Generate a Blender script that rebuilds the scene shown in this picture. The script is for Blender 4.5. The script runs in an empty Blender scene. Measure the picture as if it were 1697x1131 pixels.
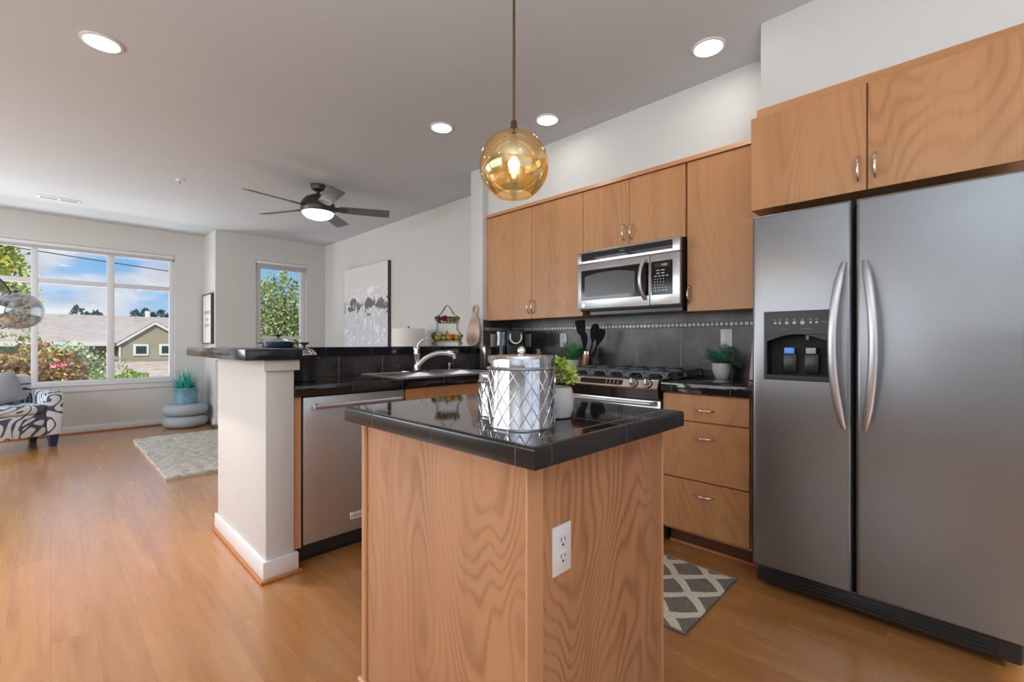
import bpy, bmesh, math, random
from mathutils import Vector, Matrix
R_ = random.Random(7)
SC = bpy.context.scene
COL = SC.collection
PI = math.pi
def rad(a): return math.radians(a)

# ------------------------------------------------------------------ camera, view, world, lights
F_PX, CX, CY, W_PX, H_PX = 752.0, 848.5, 568.2, 1697, 1131
EYE = 1.13
YAW = rad(45.5)
cam_d = bpy.data.cameras.new('camera')
cam_d.sensor_width = 36.0
cam_d.sensor_fit = 'HORIZONTAL'
cam_d.lens = F_PX / W_PX * 36.0
cam_d.shift_y = (CY - H_PX / 2) / W_PX
cam_d.clip_start = 0.02
cam_d.clip_end = 500
cam = bpy.data.objects.new('camera', cam_d)
COL.objects.link(cam)
cam.location = (0, 0, EYE)
cam.rotation_euler = (PI / 2, 0, -YAW)
SC.camera = cam

SC.view_settings.view_transform = 'Standard'
SC.view_settings.look = 'None'
SC.view_settings.gamma = 1.0
SC.view_settings.use_curve_mapping = False
SC.view_settings.exposure = 0.0
SC.cycles.use_denoising = True
SC.cycles.max_bounces = 8
SC.cycles.diffuse_bounces = 5
SC.cycles.glossy_bounces = 5
SC.cycles.transparent_max_bounces = 16
SC.cycles.sample_clamp_indirect = 4.0
SC.cycles.caustics_reflective = False
SC.cycles.caustics_refractive = False

def nd(nt, typ, **kw):
    n = nt.nodes.new(typ)
    for k, v in kw.items():
        if k[0] == 'i' and k[1:].isdigit(): n.inputs[int(k[1:])].default_value = v
        else: setattr(n, k, v)
    return n
def mth(nt, op, a, b=None, c=None, clamp=False):
    n = nt.nodes.new('ShaderNodeMath'); n.operation = op; n.use_clamp = clamp
    for i, v in enumerate((a, b, c)):
        if v is None: continue
        if isinstance(v, (int, float)): n.inputs[i].default_value = v
        else: nt.links.new(v, n.inputs[i])
    return n.outputs[0]
def ramp(nt, fac, stops, interp='LINEAR'):
    n = nt.nodes.new('ShaderNodeValToRGB'); n.color_ramp.interpolation = interp
    el = n.color_ramp.elements
    while len(el) > 1: el.remove(el[-1])
    el[0].position, el[0].color = stops[0][0], (*stops[0][1], 1)
    for p, c in stops[1:]:
        e = el.new(p); e.color = (*c, 1)
    nt.links.new(fac, n.inputs[0])
    return n.outputs[0]
def mixc(nt, fac, a, b, mode='MIX'):
    n = nt.nodes.new('ShaderNodeMix'); n.data_type = 'RGBA'; n.blend_type = mode
    for idx, v in ((0, fac), (6, a), (7, b)):
        if isinstance(v, (int, float)): n.inputs[idx].default_value = v
        elif isinstance(v, tuple): n.inputs[idx].default_value = (*v[:3], 1)
        else: nt.links.new(v, n.inputs[idx])
    return n.outputs[2]
def s2l(r, g, b):
    f = lambda c: (c / 255 / 12.92) if c / 255 <= 0.04045 else ((c / 255 + 0.055) / 1.055) ** 2.4
    return (f(r), f(g), f(b))

# sky with cumulus clouds
world = bpy.data.worlds.new('sky'); SC.world = world
world.use_nodes = True
wn = world.node_tree; wn.nodes.clear()
tc = nd(wn, 'ShaderNodeTexCoord')
sep = nd(wn, 'ShaderNodeSeparateXYZ'); wn.links.new(tc.outputs['Generated'], sep.inputs[0])
elev = mth(wn, 'MAXIMUM', sep.outputs[2], 0.0)
mp = nd(wn, 'ShaderNodeMapping'); mp.inputs['Scale'].default_value = (1.0, 1.0, 2.6); mp.inputs['Location'].default_value = (3.1, 0.35, 1.62)
wn.links.new(tc.outputs['Generated'], mp.inputs[0])
cn = nd(wn, 'ShaderNodeTexNoise'); cn.inputs['Scale'].default_value = 3.6; cn.inputs['Detail'].default_value = 9; cn.inputs['Roughness'].default_value = 0.52
wn.links.new(mp.outputs[0], cn.inputs['Vector'])
blue = ramp(wn, elev, [(0.0, s2l(176, 216, 248)), (0.10, s2l(144, 196, 244)), (0.35, s2l(112, 170, 232)), (1.0, s2l(70, 120, 200))])
cmask = ramp(wn, cn.outputs[0], [(0.41, (0, 0, 0)), (0.51, (1, 1, 1))], 'EASE')
cn2 = nd(wn, 'ShaderNodeTexNoise'); cn2.inputs['Scale'].default_value = 9; cn2.inputs['Detail'].default_value = 5
wn.links.new(mp.outputs[0], cn2.inputs['Vector'])
ccol = ramp(wn, cn2.outputs[0], [(0.35, s2l(196, 204, 220)), (0.6, s2l(240, 243, 250))])
skyc = mixc(wn, cmask, blue, ccol)
bg = nd(wn, 'ShaderNodeBackground'); bg.inputs[1].default_value = 1.0
wn.links.new(skyc, bg.inputs[0])
wo = nd(wn, 'ShaderNodeOutputWorld'); wn.links.new(bg.outputs[0], wo.inputs[0])

def light(name, kind, loc, rot, energy, color=(1, 1, 1), size=None, size_y=None, angle=None):
    d = bpy.data.lights.new(name, kind); d.energy = energy; d.color = color
    if kind == 'AREA':
        d.shape = 'RECTANGLE'; d.size = size; d.size_y = size_y or size
    if kind == 'SUN': d.angle = angle or 0.01
    if kind in ('POINT', 'SPOT'): d.shadow_soft_size = size or 0.05
    o = bpy.data.objects.new(name, d); COL.objects.link(o)
    o.location = loc; o.rotation_euler = rot
    return o
# sun over the roof of this building, shining on the houses and trees outside
light('sun', 'SUN', (0, -10, 30), (rad(52), 0, rad(-28)), 3.2, (1, 0.95, 0.87), angle=0.02)
# added fill lights at invented openings, behind and left of the camera
light('fill_rear_opening', 'AREA', (0.2, -2.75, 1.25), (rad(90), 0, 0), 12, (0.94, 0.98, 1.0), 3.4, 2.2)
light('fill_side_opening', 'AREA', (-2.66, 2.3, 1.45), (0, rad(-52), 0), 54, (0.93, 0.97, 1.0), 1.7, 3.2)
# added light hidden below the sill, standing in for bounce off sunlit ground
light('fill_below_sill', 'AREA', (-0.6, 9.5, -0.55), (rad(-126), 0, 0), 240, (0.96, 0.98, 1.0), 3.8, 1.2)
# added living room fill at an invented opening in the left wall
light('fill_living_opening', 'AREA', (-2.66, 5.75, 1.3), (0, rad(-58), 0), 130, (0.93, 0.97, 1.0), 1.9, 3.0)
# added fill behind the camera, turned up to brighten the ceiling
light('fill_ceiling', 'AREA', (-0.9, -0.9, 1.15), (rad(180), 0, 0), 145, (0.85, 0.935, 1), 1.3, 1.3)
LAMP_E = 33.0          # radiance of the recessed light lenses

# ------------------------------------------------------------------ materials
M = {}
def pmat(name, col, rough=0.5, metal=0.0, spec=0.5, coat=0.0, noise=0.0, nscale=8.0, bump=0.0, bscale=60.0, emis=None, es=0.0, aniso=0.0, sss=0.0):
    m = bpy.data.materials.new(name); m.use_nodes = True
    nt = m.node_tree; b = nt.nodes['Principled BSDF']
    b.inputs['Base Color'].default_value = (*col, 1); b.inputs['Roughness'].default_value = rough
    b.inputs['Metallic'].default_value = metal; b.inputs['Specular IOR Level'].default_value = spec
    b.inputs['Coat Weight'].default_value = coat; b.inputs['Anisotropic'].default_value = aniso
    if emis: b.inputs['Emission Color'].default_value = (*emis, 1); b.inputs['Emission Strength'].default_value = es
    tcn = nd(nt, 'ShaderNodeTexCoord')
    if noise:
        n = nd(nt, 'ShaderNodeTexNoise'); n.inputs['Scale'].default_value = nscale; n.inputs['Detail'].default_value = 4
        nt.links.new(tcn.outputs['Object'], n.inputs['Vector'])
        c = ramp(nt, n.outputs[0], [(0.25, tuple(x * (1 - noise) for x in col)), (0.75, tuple(min(1, x * (1 + noise)) for x in col))])
        nt.links.new(c, b.inputs['Base Color'])
    if bump:
        n = nd(nt, 'ShaderNodeTexNoise'); n.inputs['Scale'].default_value = bscale; n.inputs['Detail'].default_value = 3
        nt.links.new(tcn.outputs['Object'], n.inputs['Vector'])
        bp = nd(nt, 'ShaderNodeBump'); bp.inputs['Strength'].default_value = bump; bp.inputs['Distance'].default_value = 0.01
        nt.links.new(n.outputs[0], bp.inputs['Height']); nt.links.new(bp.outputs[0], b.inputs['Normal'])
    M[name] = m
    return m

def wood(name, light_c, dark_c, axis='Z', rings=16, stretch=0.16, scale=2.6, rough=0.42, contrast=0.55, coat=0.08, detail=1.8):
    m = bpy.data.materials.new(name); m.use_nodes = True
    nt = m.node_tree; b = nt.nodes['Principled BSDF']
    t = nd(nt, 'ShaderNodeTexCoord'); oi = nd(nt, 'ShaderNodeObjectInfo')
    mpn = nd(nt, 'ShaderNodeMapping')
    sc = {'Z': (1, 1, stretch), 'Y': (1, stretch, 1), 'X': (stretch, 1, 1)}[axis]
    mpn.inputs['Scale'].default_value = sc
    nt.links.new(t.outputs['Object'], mpn.inputs[0])
    off = nd(nt, 'ShaderNodeCombineXYZ')
    r10 = mth(nt, 'MULTIPLY', oi.outputs['Random'], 37.0)
    for i in range(3): nt.links.new(r10, off.inputs[i])
    va = nd(nt, 'ShaderNodeVectorMath', operation='ADD'); nt.links.new(mpn.outputs[0], va.inputs[0]); nt.links.new(off.outputs[0], va.inputs[1])
    n1 = nd(nt, 'ShaderNodeTexNoise'); n1.inputs['Scale'].default_value = scale; n1.inputs['Detail'].default_value = detail; n1.inputs['Roughness'].default_value = 0.45; n1.inputs['Distortion'].default_value = 0.25
    nt.links.new(va.outputs[0], n1.inputs['Vector'])
    ph = mth(nt, 'MULTIPLY', n1.outputs[0], rings * 6.283)
    s = mth(nt, 'MULTIPLY_ADD', mth(nt, 'SINE', ph), 0.5, 0.5)
    s = mth(nt, 'POWER', s, 2.2)
    m4 = nd(nt, 'ShaderNodeMapping'); m4.inputs['Scale'].default_value = tuple(4.5 if x == 1 else 1.6 for x in sc)
    nt.links.new(va.outputs[0], m4.inputs[0])
    n4 = nd(nt, 'ShaderNodeTexNoise'); n4.inputs['Scale'].default_value = 1; n4.inputs['Detail'].default_value = 3
    nt.links.new(m4.outputs[0], n4.inputs['Vector'])
    s = mth(nt, 'MULTIPLY', s, mth(nt, 'MULTIPLY', mth(nt, 'SUBTRACT', n4.outputs[0], 0.34), 4.0, clamp=True))
    # fibres
    m2 = nd(nt, 'ShaderNodeMapping'); m2.inputs['Scale'].default_value = tuple(140 if x == 1 else 4 for x in sc)
    nt.links.new(t.outputs['Object'], m2.inputs[0])
    n2 = nd(nt, 'ShaderNodeTexNoise'); n2.inputs['Scale'].default_value = 1; n2.inputs['Detail'].default_value = 2
    nt.links.new(m2.outputs[0], n2.inputs['Vector'])
    # broad tone bands along the grain (veneer leaves)
    m3 = nd(nt, 'ShaderNodeMapping'); m3.inputs['Scale'].default_value = tuple(7 if x == 1 else 0.35 for x in sc)
    nt.links.new(va.outputs[0], m3.inputs[0])
    n3 = nd(nt, 'ShaderNodeTexNoise'); n3.inputs['Scale'].default_value = 1; n3.inputs['Detail'].default_value = 2
    nt.links.new(m3.outputs[0], n3.inputs['Vector'])
    f = mth(nt, 'MULTIPLY', s, contrast)
    f = mth(nt, 'ADD', f, mth(nt, 'MULTIPLY', mth(nt, 'SUBTRACT', n2.outputs[0], 0.5), 0.35))
    f = mth(nt, 'ADD', f, mth(nt, 'MULTIPLY', mth(nt, 'SUBTRACT', n3.outputs[0], 0.45), 1.0), clamp=True)
    c = ramp(nt, f, [(0.0, light_c), (1.0, dark_c)])
    nt.links.new(c, b.inputs['Base Color'])
    b.inputs['Roughness'].default_value = rough; b.inputs['Coat Weight'].default_value = coat; b.inputs['Coat Roughness'].default_value = 0.25
    M[name] = m
    return m

def grid_mask(nt, sizes, offs, wid):
    """1 on grout lines: per-axis modulo of world position, skipping the axis the face looks along"""
    g = nd(nt, 'ShaderNodeNewGeometry')
    sp = nd(nt, 'ShaderNodeSeparateXYZ'); nt.links.new(g.outputs['Position'], sp.inputs[0])
    sn = nd(nt, 'ShaderNodeSeparateXYZ'); nt.links.new(g.outputs['True Normal'], sn.inputs[0])
    tot = None
    for i in range(3):
        if not sizes[i]: continue
        q = mth(nt, 'DIVIDE', mth(nt, 'SUBTRACT', sp.outputs[i], offs[i] - wid / 2), sizes[i])
        fr = mth(nt, 'FRACT', q)
        ln = mth(nt, 'LESS_THAN', fr, wid / sizes[i])
        ok = mth(nt, 'LESS_THAN', mth(nt, 'ABSOLUTE', sn.outputs[i]), 0.6)
        ln = mth(nt, 'MULTIPLY', ln, ok)
        tot = ln if tot is None else mth(nt, 'MAXIMUM', tot, ln)
    return tot
def tiles(name, col, rough, sizes, offs, wid=0.004, grout=(0.1, 0.1, 0.1), mott=0.0, mcol=None, spec=0.5, grough=0.6, wave=0.0, ior=1.5):
    m = bpy.data.materials.new(name); m.use_nodes = True
    nt = m.node_tree; b = nt.nodes['Principled BSDF']
    mask = grid_mask(nt, sizes, offs, wid)
    base = col
    t = nd(nt, 'ShaderNodeNewGeometry')
    if mott:
        n = nd(nt, 'ShaderNodeTexNoise'); n.inputs['Scale'].default_value = 5.5; n.inputs['Detail'].default_value = 7; n.inputs['Roughness'].default_value = 0.62
        nt.links.new(t.outputs['Position'], n.inputs['Vector'])
        base = ramp(nt, n.outputs[0], [(0.36, col), (0.68, mcol)])
    c = mixc(nt, mask, base, grout)
    nt.links.new(c, b.inputs['Base Color'])
    rr = mth(nt, 'MULTIPLY_ADD', mask, grough - rough, rough)
    nt.links.new(rr, b.inputs['Roughness'])
    b.inputs['Specular IOR Level'].default_value = spec; b.inputs['IOR'].default_value = ior
    bp = nd(nt, 'ShaderNodeBump'); bp.inputs['Strength'].default_value = 0.35; bp.inputs['Distance'].default_value = 0.003
    h = mth(nt, 'SUBTRACT', 1.0, mask)
    if wave:
        n = nd(nt, 'ShaderNodeTexNoise'); n.inputs['Scale'].default_value = 9
        nt.links.new(t.outputs['Position'], n.inputs['Vector'])
        h = mth(nt, 'ADD', h, mth(nt, 'MULTIPLY', n.outputs[0], wave))
    nt.links.new(h, bp.inputs['Height']); nt.links.new(bp.outputs[0], b.inputs['Normal'])
    M[name] = m
    return m

def steel(name, col, rough, axis, amount=0.12, aniso=0.0, metal=1.0):
    m = bpy.data.materials.new(name); m.use_nodes = True
    nt = m.node_tree; b = nt.nodes['Principled BSDF']
    b.inputs['Metallic'].default_value = metal
    t = nd(nt, 'ShaderNodeNewGeometry'); mpn = nd(nt, 'ShaderNodeMapping')
    mpn.inputs['Scale'].default_value = {'Z': (500, 500, 3), 'Y': (500, 3, 500), 'X': (3, 500, 500)}[axis]
    nt.links.new(t.outputs['Position'], mpn.inputs[0])
    n = nd(nt, 'ShaderNodeTexNoise'); n.inputs['Scale'].default_value = 1; n.inputs['Detail'].default_value = 2
    nt.links.new(mpn.outputs[0], n.inputs['Vector'])
    c = ramp(nt, n.outputs[0], [(0.3, tuple(x * (1 - amount) for x in col)), (0.7, tuple(min(1, x * (1 + amount)) for x in col))])
    nt.links.new(c, b.inputs['Base Color'])
    nt.links.new(mth(nt, 'MULTIPLY_ADD', n.outputs[0], amount, rough - amount / 2), b.inputs['Roughness'])
    b.inputs['Anisotropic'].default_value = aniso
    if aniso:
        tg = nd(nt, 'ShaderNodeTangent'); tg.direction_type = 'RADIAL'; tg.axis = 'Z'
        nt.links.new(tg.outputs[0], b.inputs['Tangent'])
    M[name] = m
    return m

def glass(name, tint, glossy_tint, f0, rough=0.0):
    """thin glass: see-through with a mirror share that grows at grazing angles"""
    m = bpy.data.materials.new(name); m.use_nodes = True
    nt = m.node_tree; nt.nodes.clear()
    tr = nd(nt, 'ShaderNodeBsdfTransparent'); tr.inputs[0].default_value = (*tint, 1)
    gl = nd(nt, 'ShaderNodeBsdfGlossy'); gl.inputs[0].default_value = (*glossy_tint, 1); gl.inputs['Roughness'].default_value = rough
    lw = nd(nt, 'ShaderNodeLayerWeight'); lw.inputs[0].default_value = 0.25
    fac = mth(nt, 'MULTIPLY_ADD', lw.outputs['Facing'], 1 - f0, f0) if f0 > 0.1 else mth(nt, 'MULTIPLY_ADD', mth(nt, 'POWER', lw.outputs['Facing'], 3.0), 0.5, f0)
    mx = nd(nt, 'ShaderNodeMixShader'); nt.links.new(fac, mx.inputs[0]); nt.links.new(tr.outputs[0], mx.inputs[1]); nt.links.new(gl.outputs[0], mx.inputs[2])
    o = nd(nt, 'ShaderNodeOutputMaterial'); nt.links.new(mx.outputs[0], o.inputs[0])
    M[name] = m
    return m

pmat('wall_paint', (0.60, 0.594, 0.572), 0.75, noise=0.015, nscale=3)
pmat('ceiling_paint', (0.545, 0.578, 0.61), 0.85, noise=0.015, nscale=3)
pmat('white_trim', (0.72, 0.73, 0.74), 0.4)
pmat('vinyl_frame', (0.66, 0.66, 0.67), 0.4)
wood('birch', s2l(187, 135, 87), s2l(132, 82, 42), 'Z', rings=30, scale=2.2, stretch=0.15, contrast=0.24, detail=2.4)
wood('birch_top', s2l(187, 135, 87), s2l(132, 82, 42), 'Z', rings=40, scale=1.8, stretch=0.30, contrast=0.30, detail=2.4)
wood('birch_wide', s2l(184, 134, 95), s2l(128, 82, 48), 'Z', rings=54, scale=1.8, stretch=0.28, contrast=0.50, detail=3.0)
wood('birch_side', s2l(196, 143, 98), s2l(160, 105, 64), 'Y', rings=6, scale=2.0, contrast=0.3)
wood('birch_plain', s2l(205, 154, 112), s2l(170, 118, 76), 'Z', rings=5, scale=2.0, contrast=0.25)
wood('shoe_wood', s2l(176, 116, 66), s2l(130, 76, 36), 'Y', rings=5, contrast=0.3)
wood('board_wood', s2l(214, 180, 160), s2l(150, 116, 100), 'Y', rings=3, scale=3, contrast=0.5)
wood('walnut', s2l(120, 80, 56), s2l(70, 44, 30), 'Z', rings=6)
pmat('dark_gap', (0.012, 0.010, 0.009), 0.7)
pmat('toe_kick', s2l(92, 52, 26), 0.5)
pmat('black_plastic', (0.012, 0.012, 0.013), 0.3)
pmat('black_nylon', (0.006, 0.006, 0.007), 0.6, spec=0.25)
pmat('black_satin', (0.02, 0.021, 0.023), 0.4)
pmat('black_gloss', (0.008, 0.008, 0.009), 0.08)
pmat('cast_iron', (0.11, 0.12, 0.14), 0.4)
pmat('chrome', (0.80, 0.81, 0.83), 0.06, metal=1)
pmat('tin', (0.48, 0.49, 0.515), 0.08, metal=1)
pmat('brass', (0.45, 0.32, 0.14), 0.25, metal=1)
pmat('aged_brass', (0.13, 0.085, 0.035), 0.35, metal=0.9)
pmat('champagne_metal', (0.72, 0.66, 0.54), 0.28, metal=1)
pmat('nickel', (0.78, 0.74, 0.68), 0.2, metal=1)
pmat('copper', (0.60, 0.32, 0.20), 0.25, metal=1)
pmat('wire_iron', (0.02, 0.018, 0.016), 0.35, metal=0.6)
steel('steel_fridge', (0.265, 0.27, 0.28), 0.34, 'Y', 0.025, aniso=0.5, metal=0.85)
steel('steel_v', (0.58, 0.58, 0.59), 0.28, 'Y', 0.05, aniso=0.4, metal=0.95)
steel('steel_dw', (0.52, 0.525, 0.53), 0.33, 'X', 0.04, aniso=0.4, metal=0.8)
pmat('steel_handle', (0.56, 0.56, 0.57), 0.36, metal=0.9)
pmat('steel_sink', (0.66, 0.655, 0.64), 0.28, metal=0.7)
pmat('steel_bowl', (0.80, 0.79, 0.77), 0.22, metal=1)
tiles('tile_island', (0.010, 0.0095, 0.009), 0.045, (0.303, 0.303, 0), (0.687 + 0.055, 0.611 + 0.055, 0), 0.003, (0.05, 0.05, 0.05), ior=3.4)
tiles('tile_edge', (0.011, 0.0105, 0.010), 0.16, (0.303, 0.303, 0), (0.687 + 0.055, 0.611 + 0.055, 0), 0.003, (0.06, 0.06, 0.06), ior=1.45)
tiles('tile_counter', (0.012, 0.011, 0.010), 0.07, (0.305, 0.305, 0), (0.84, 2.64, 0), 0.003, (0.08, 0.08, 0.078), ior=1.55)
tiles('tile_bar', (0.013, 0.017, 0.023), 0.10, (0.32, 0.32, 0), (0.6145, 2.29, 0), 0.003, (0.10, 0.10, 0.10), ior=1.5)
tiles('tile_splash', (0.026, 0.0215, 0.019), 0.33, (0, 0.333, 0.333), (0, 1.008, 0.908), 0.006, (0.27, 0.27, 0.27), mott=1, mcol=(0.115, 0.106, 0.105))
tiles('tile_splash_pen', (0.022, 0.018, 0.016), 0.30, (0.322, 0, 0), (1.349, 0, 0), 0.006, (0.24, 0.24, 0.24), mott=1, mcol=(0.10, 0.09, 0.085))
pmat('mosaic_glass', (0.36, 0.34, 0.32), 0.2, noise=0.5, nscale=30)
pmat('grout', (0.12, 0.115, 0.11), 0.8)
pmat('white_plastic', (0.74, 0.74, 0.73), 0.3)
pmat('slot_dark', (0.03, 0.03, 0.03), 0.6)
pmat('ceramic_white', (0.66, 0.63, 0.58), 0.3, noise=0.06, nscale=14)
pmat('ceramic_grey', (0.55, 0.53, 0.49), 0.55, noise=0.12, nscale=20)
pmat('planter_blue', (0.16, 0.30, 0.40), 0.3, noise=0.25, nscale=18)
pmat('boucle_grey', (0.36, 0.40, 0.44), 0.95, noise=0.08, nscale=60, bump=0.5, bscale=160)
pmat('enamel_navy', (0.018, 0.045, 0.075), 0.12)
pmat('shade_linen', (0.74, 0.73, 0.70), 0.8)
pmat('soil', (0.035, 0.025, 0.018), 0.95)
def leafm(name, c, v=0.35):
    m = bpy.data.materials.new(name); m.use_nodes = True; nt = m.node_tree; b = nt.nodes['Principled BSDF']
    g = nd(nt, 'ShaderNodeNewGeometry')
    n = ramp(nt, g.outputs['Random Per Island'], [(0.0, tuple(x * (1 - v) for x in c)), (1.0, tuple(min(1, x * (1 + v)) for x in c))])
    nt.links.new(n, b.inputs['Base Color']); b.inputs['Roughness'].default_value = 0.5
    b.inputs['Specular IOR Level'].default_value = 0.3
    M[name] = m
def leafmix(name, cols):
    m = bpy.data.materials.new(name); m.use_nodes = True; nt = m.node_tree; b = nt.nodes['Principled BSDF']
    g = nd(nt, 'ShaderNodeNewGeometry')
    n = ramp(nt, g.outputs['Random Per Island'], [(i / len(cols), c) for i, c in enumerate(cols)], 'CONSTANT')
    nt.links.new(n, b.inputs['Base Color']); b.inputs['Roughness'].default_value = 0.5; b.inputs['Specular IOR Level'].default_value = 0.2
    M[name] = m
leafm('fern_green', (0.07, 0.28, 0.07), 0.5)
leafm('fern_dark', (0.04, 0.24, 0.12), 0.55)
leafm('lime_leaf', (0.34, 0.46, 0.06), 0.35)
leafm('teal_grass', (0.03, 0.42, 0.36), 0.55)
leafm('grey_frond', (0.14, 0.36, 0.40), 0.4)
leafmix('tree_lime', [(0.42, 0.52, 0.07), (0.26, 0.38, 0.05), (0.60, 0.62, 0.12), (0.16, 0.26, 0.04), (0.50, 0.46, 0.08)])
leafmix('tree_green', [(0.30, 0.42, 0.11), (0.16, 0.26, 0.07), (0.50, 0.56, 0.22), (0.07, 0.13, 0.05), (0.58, 0.55, 0.30), (0.38, 0.48, 0.15)])
leafmix('bush_amber', [(0.46, 0.22, 0.05), (0.60, 0.36, 0.10), (0.28, 0.12, 0.03), (0.62, 0.46, 0.16), (0.22, 0.20, 0.05), (0.10, 0.05, 0.02)])
leafmix('bush_variegated', [(0.62, 0.72, 0.50), (0.28, 0.42, 0.14), (0.74, 0.78, 0.66), (0.18, 0.32, 0.10), (0.44, 0.56, 0.24)])
leafmix('bush_lime', [(0.34, 0.48, 0.12), (0.22, 0.36, 0.08), (0.50, 0.60, 0.24)])
leafmix('petal_pink', [(0.62, 0.16, 0.20), (0.72, 0.34, 0.36), (0.50, 0.10, 0.13)])
leafm('conifer', (0.07, 0.14, 0.15), 0.3)
pmat('bark', (0.08, 0.055, 0.04), 0.9)
pmat('siding', s2l(160, 152, 132), 0.85, noise=0.08, nscale=2)
pmat('ground_grass', (0.12, 0.18, 0.06), 0.95, noise=0.3, nscale=1)
pmat('cable_black', (0.02, 0.02, 0.02), 0.6)
pmat('house_white', (0.72, 0.72, 0.70), 0.6)
pmat('house_glass', (0.03, 0.05, 0.05), 0.15)
pmat('orange_peel', (0.80, 0.28, 0.03), 0.4, bump=0.2, bscale=120)
pmat('lemon_peel', (0.80, 0.55, 0.04), 0.4)
pmat('apple_green', (0.42, 0.48, 0.06), 0.3, noise=0.2, nscale=20)
pmat('apple_red', (0.42, 0.10, 0.04), 0.3, noise=0.3, nscale=25)
pmat('pear_green', (0.22, 0.28, 0.04), 0.35, noise=0.2, nscale=25)
pmat('avocado', (0.08, 0.11, 0.02), 0.5, noise=0.3, nscale=40)
pmat('grape_red', (0.28, 0.02, 0.02), 0.2)
pmat('grape_green', (0.20, 0.22, 0.04), 0.2)
pmat('fan_bronze', (0.055, 0.055, 0.05), 0.35, metal=0.5)
pmat('fan_blade', (0.10, 0.095, 0.095), 0.32, noise=0.3, nscale=9)
pmat('navy_wood', (0.012, 0.03, 0.06), 0.4)
pmat('pillow_grey', (0.32, 0.33, 0.35), 0.9, bump=0.3, bscale=14)
pmat('lens_white', (1, 1, 1), 0.5, emis=(1.0, 0.975, 0.94), es=LAMP_E)
pmat('fan_lens', (1, 1, 1), 0.5, emis=(1.0, 0.93, 0.83), es=3.5)
pmat('bulb_glow', (1, 0.8, 0.5), 0.5, emis=(1.0, 0.72, 0.36), es=24.0)
pmat('blue_led', (0.05, 0.15, 0.5), 0.4, emis=(0.15, 0.4, 1.0), es=0.35)
pmat('grey_paddle', (0.4, 0.4, 0.42), 0.3)
pmat('mark_white', (0.6, 0.6, 0.6), 0.5)
pmat('mark_grey', (0.25, 0.25, 0.25), 0.5)
pmat('mark_black', (0.02, 0.02, 0.02), 0.5)
pmat('display_green', (0.02, 0.035, 0.02), 0.15)
pmat('window_mesh', (0.055, 0.055, 0.058), 0.25)
pmat('frame_paper', (0.72, 0.71, 0.69), 0.7)
pmat('frame_brown', (0.05, 0.04, 0.035), 0.5)
pmat('hearth_slate', (0.06, 0.06, 0.065), 0.4)
glass('pane_glass', (0.97, 0.98, 0.98), (1, 1, 1), 0.02)
glass('lid_glass', (0.85, 0.88, 0.9), (1, 1, 1), 0.3)
glass('amber_glass', (0.93, 0.76, 0.42), (1.0, 0.80, 0.46), 0.34)
glass('bulb_glass', (1.0, 0.92, 0.75), (1, 0.9, 0.7), 0.05)
glass('smoke_glass', (0.62, 0.63, 0.65), (0.8, 0.82, 0.85), 0.13)

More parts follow.
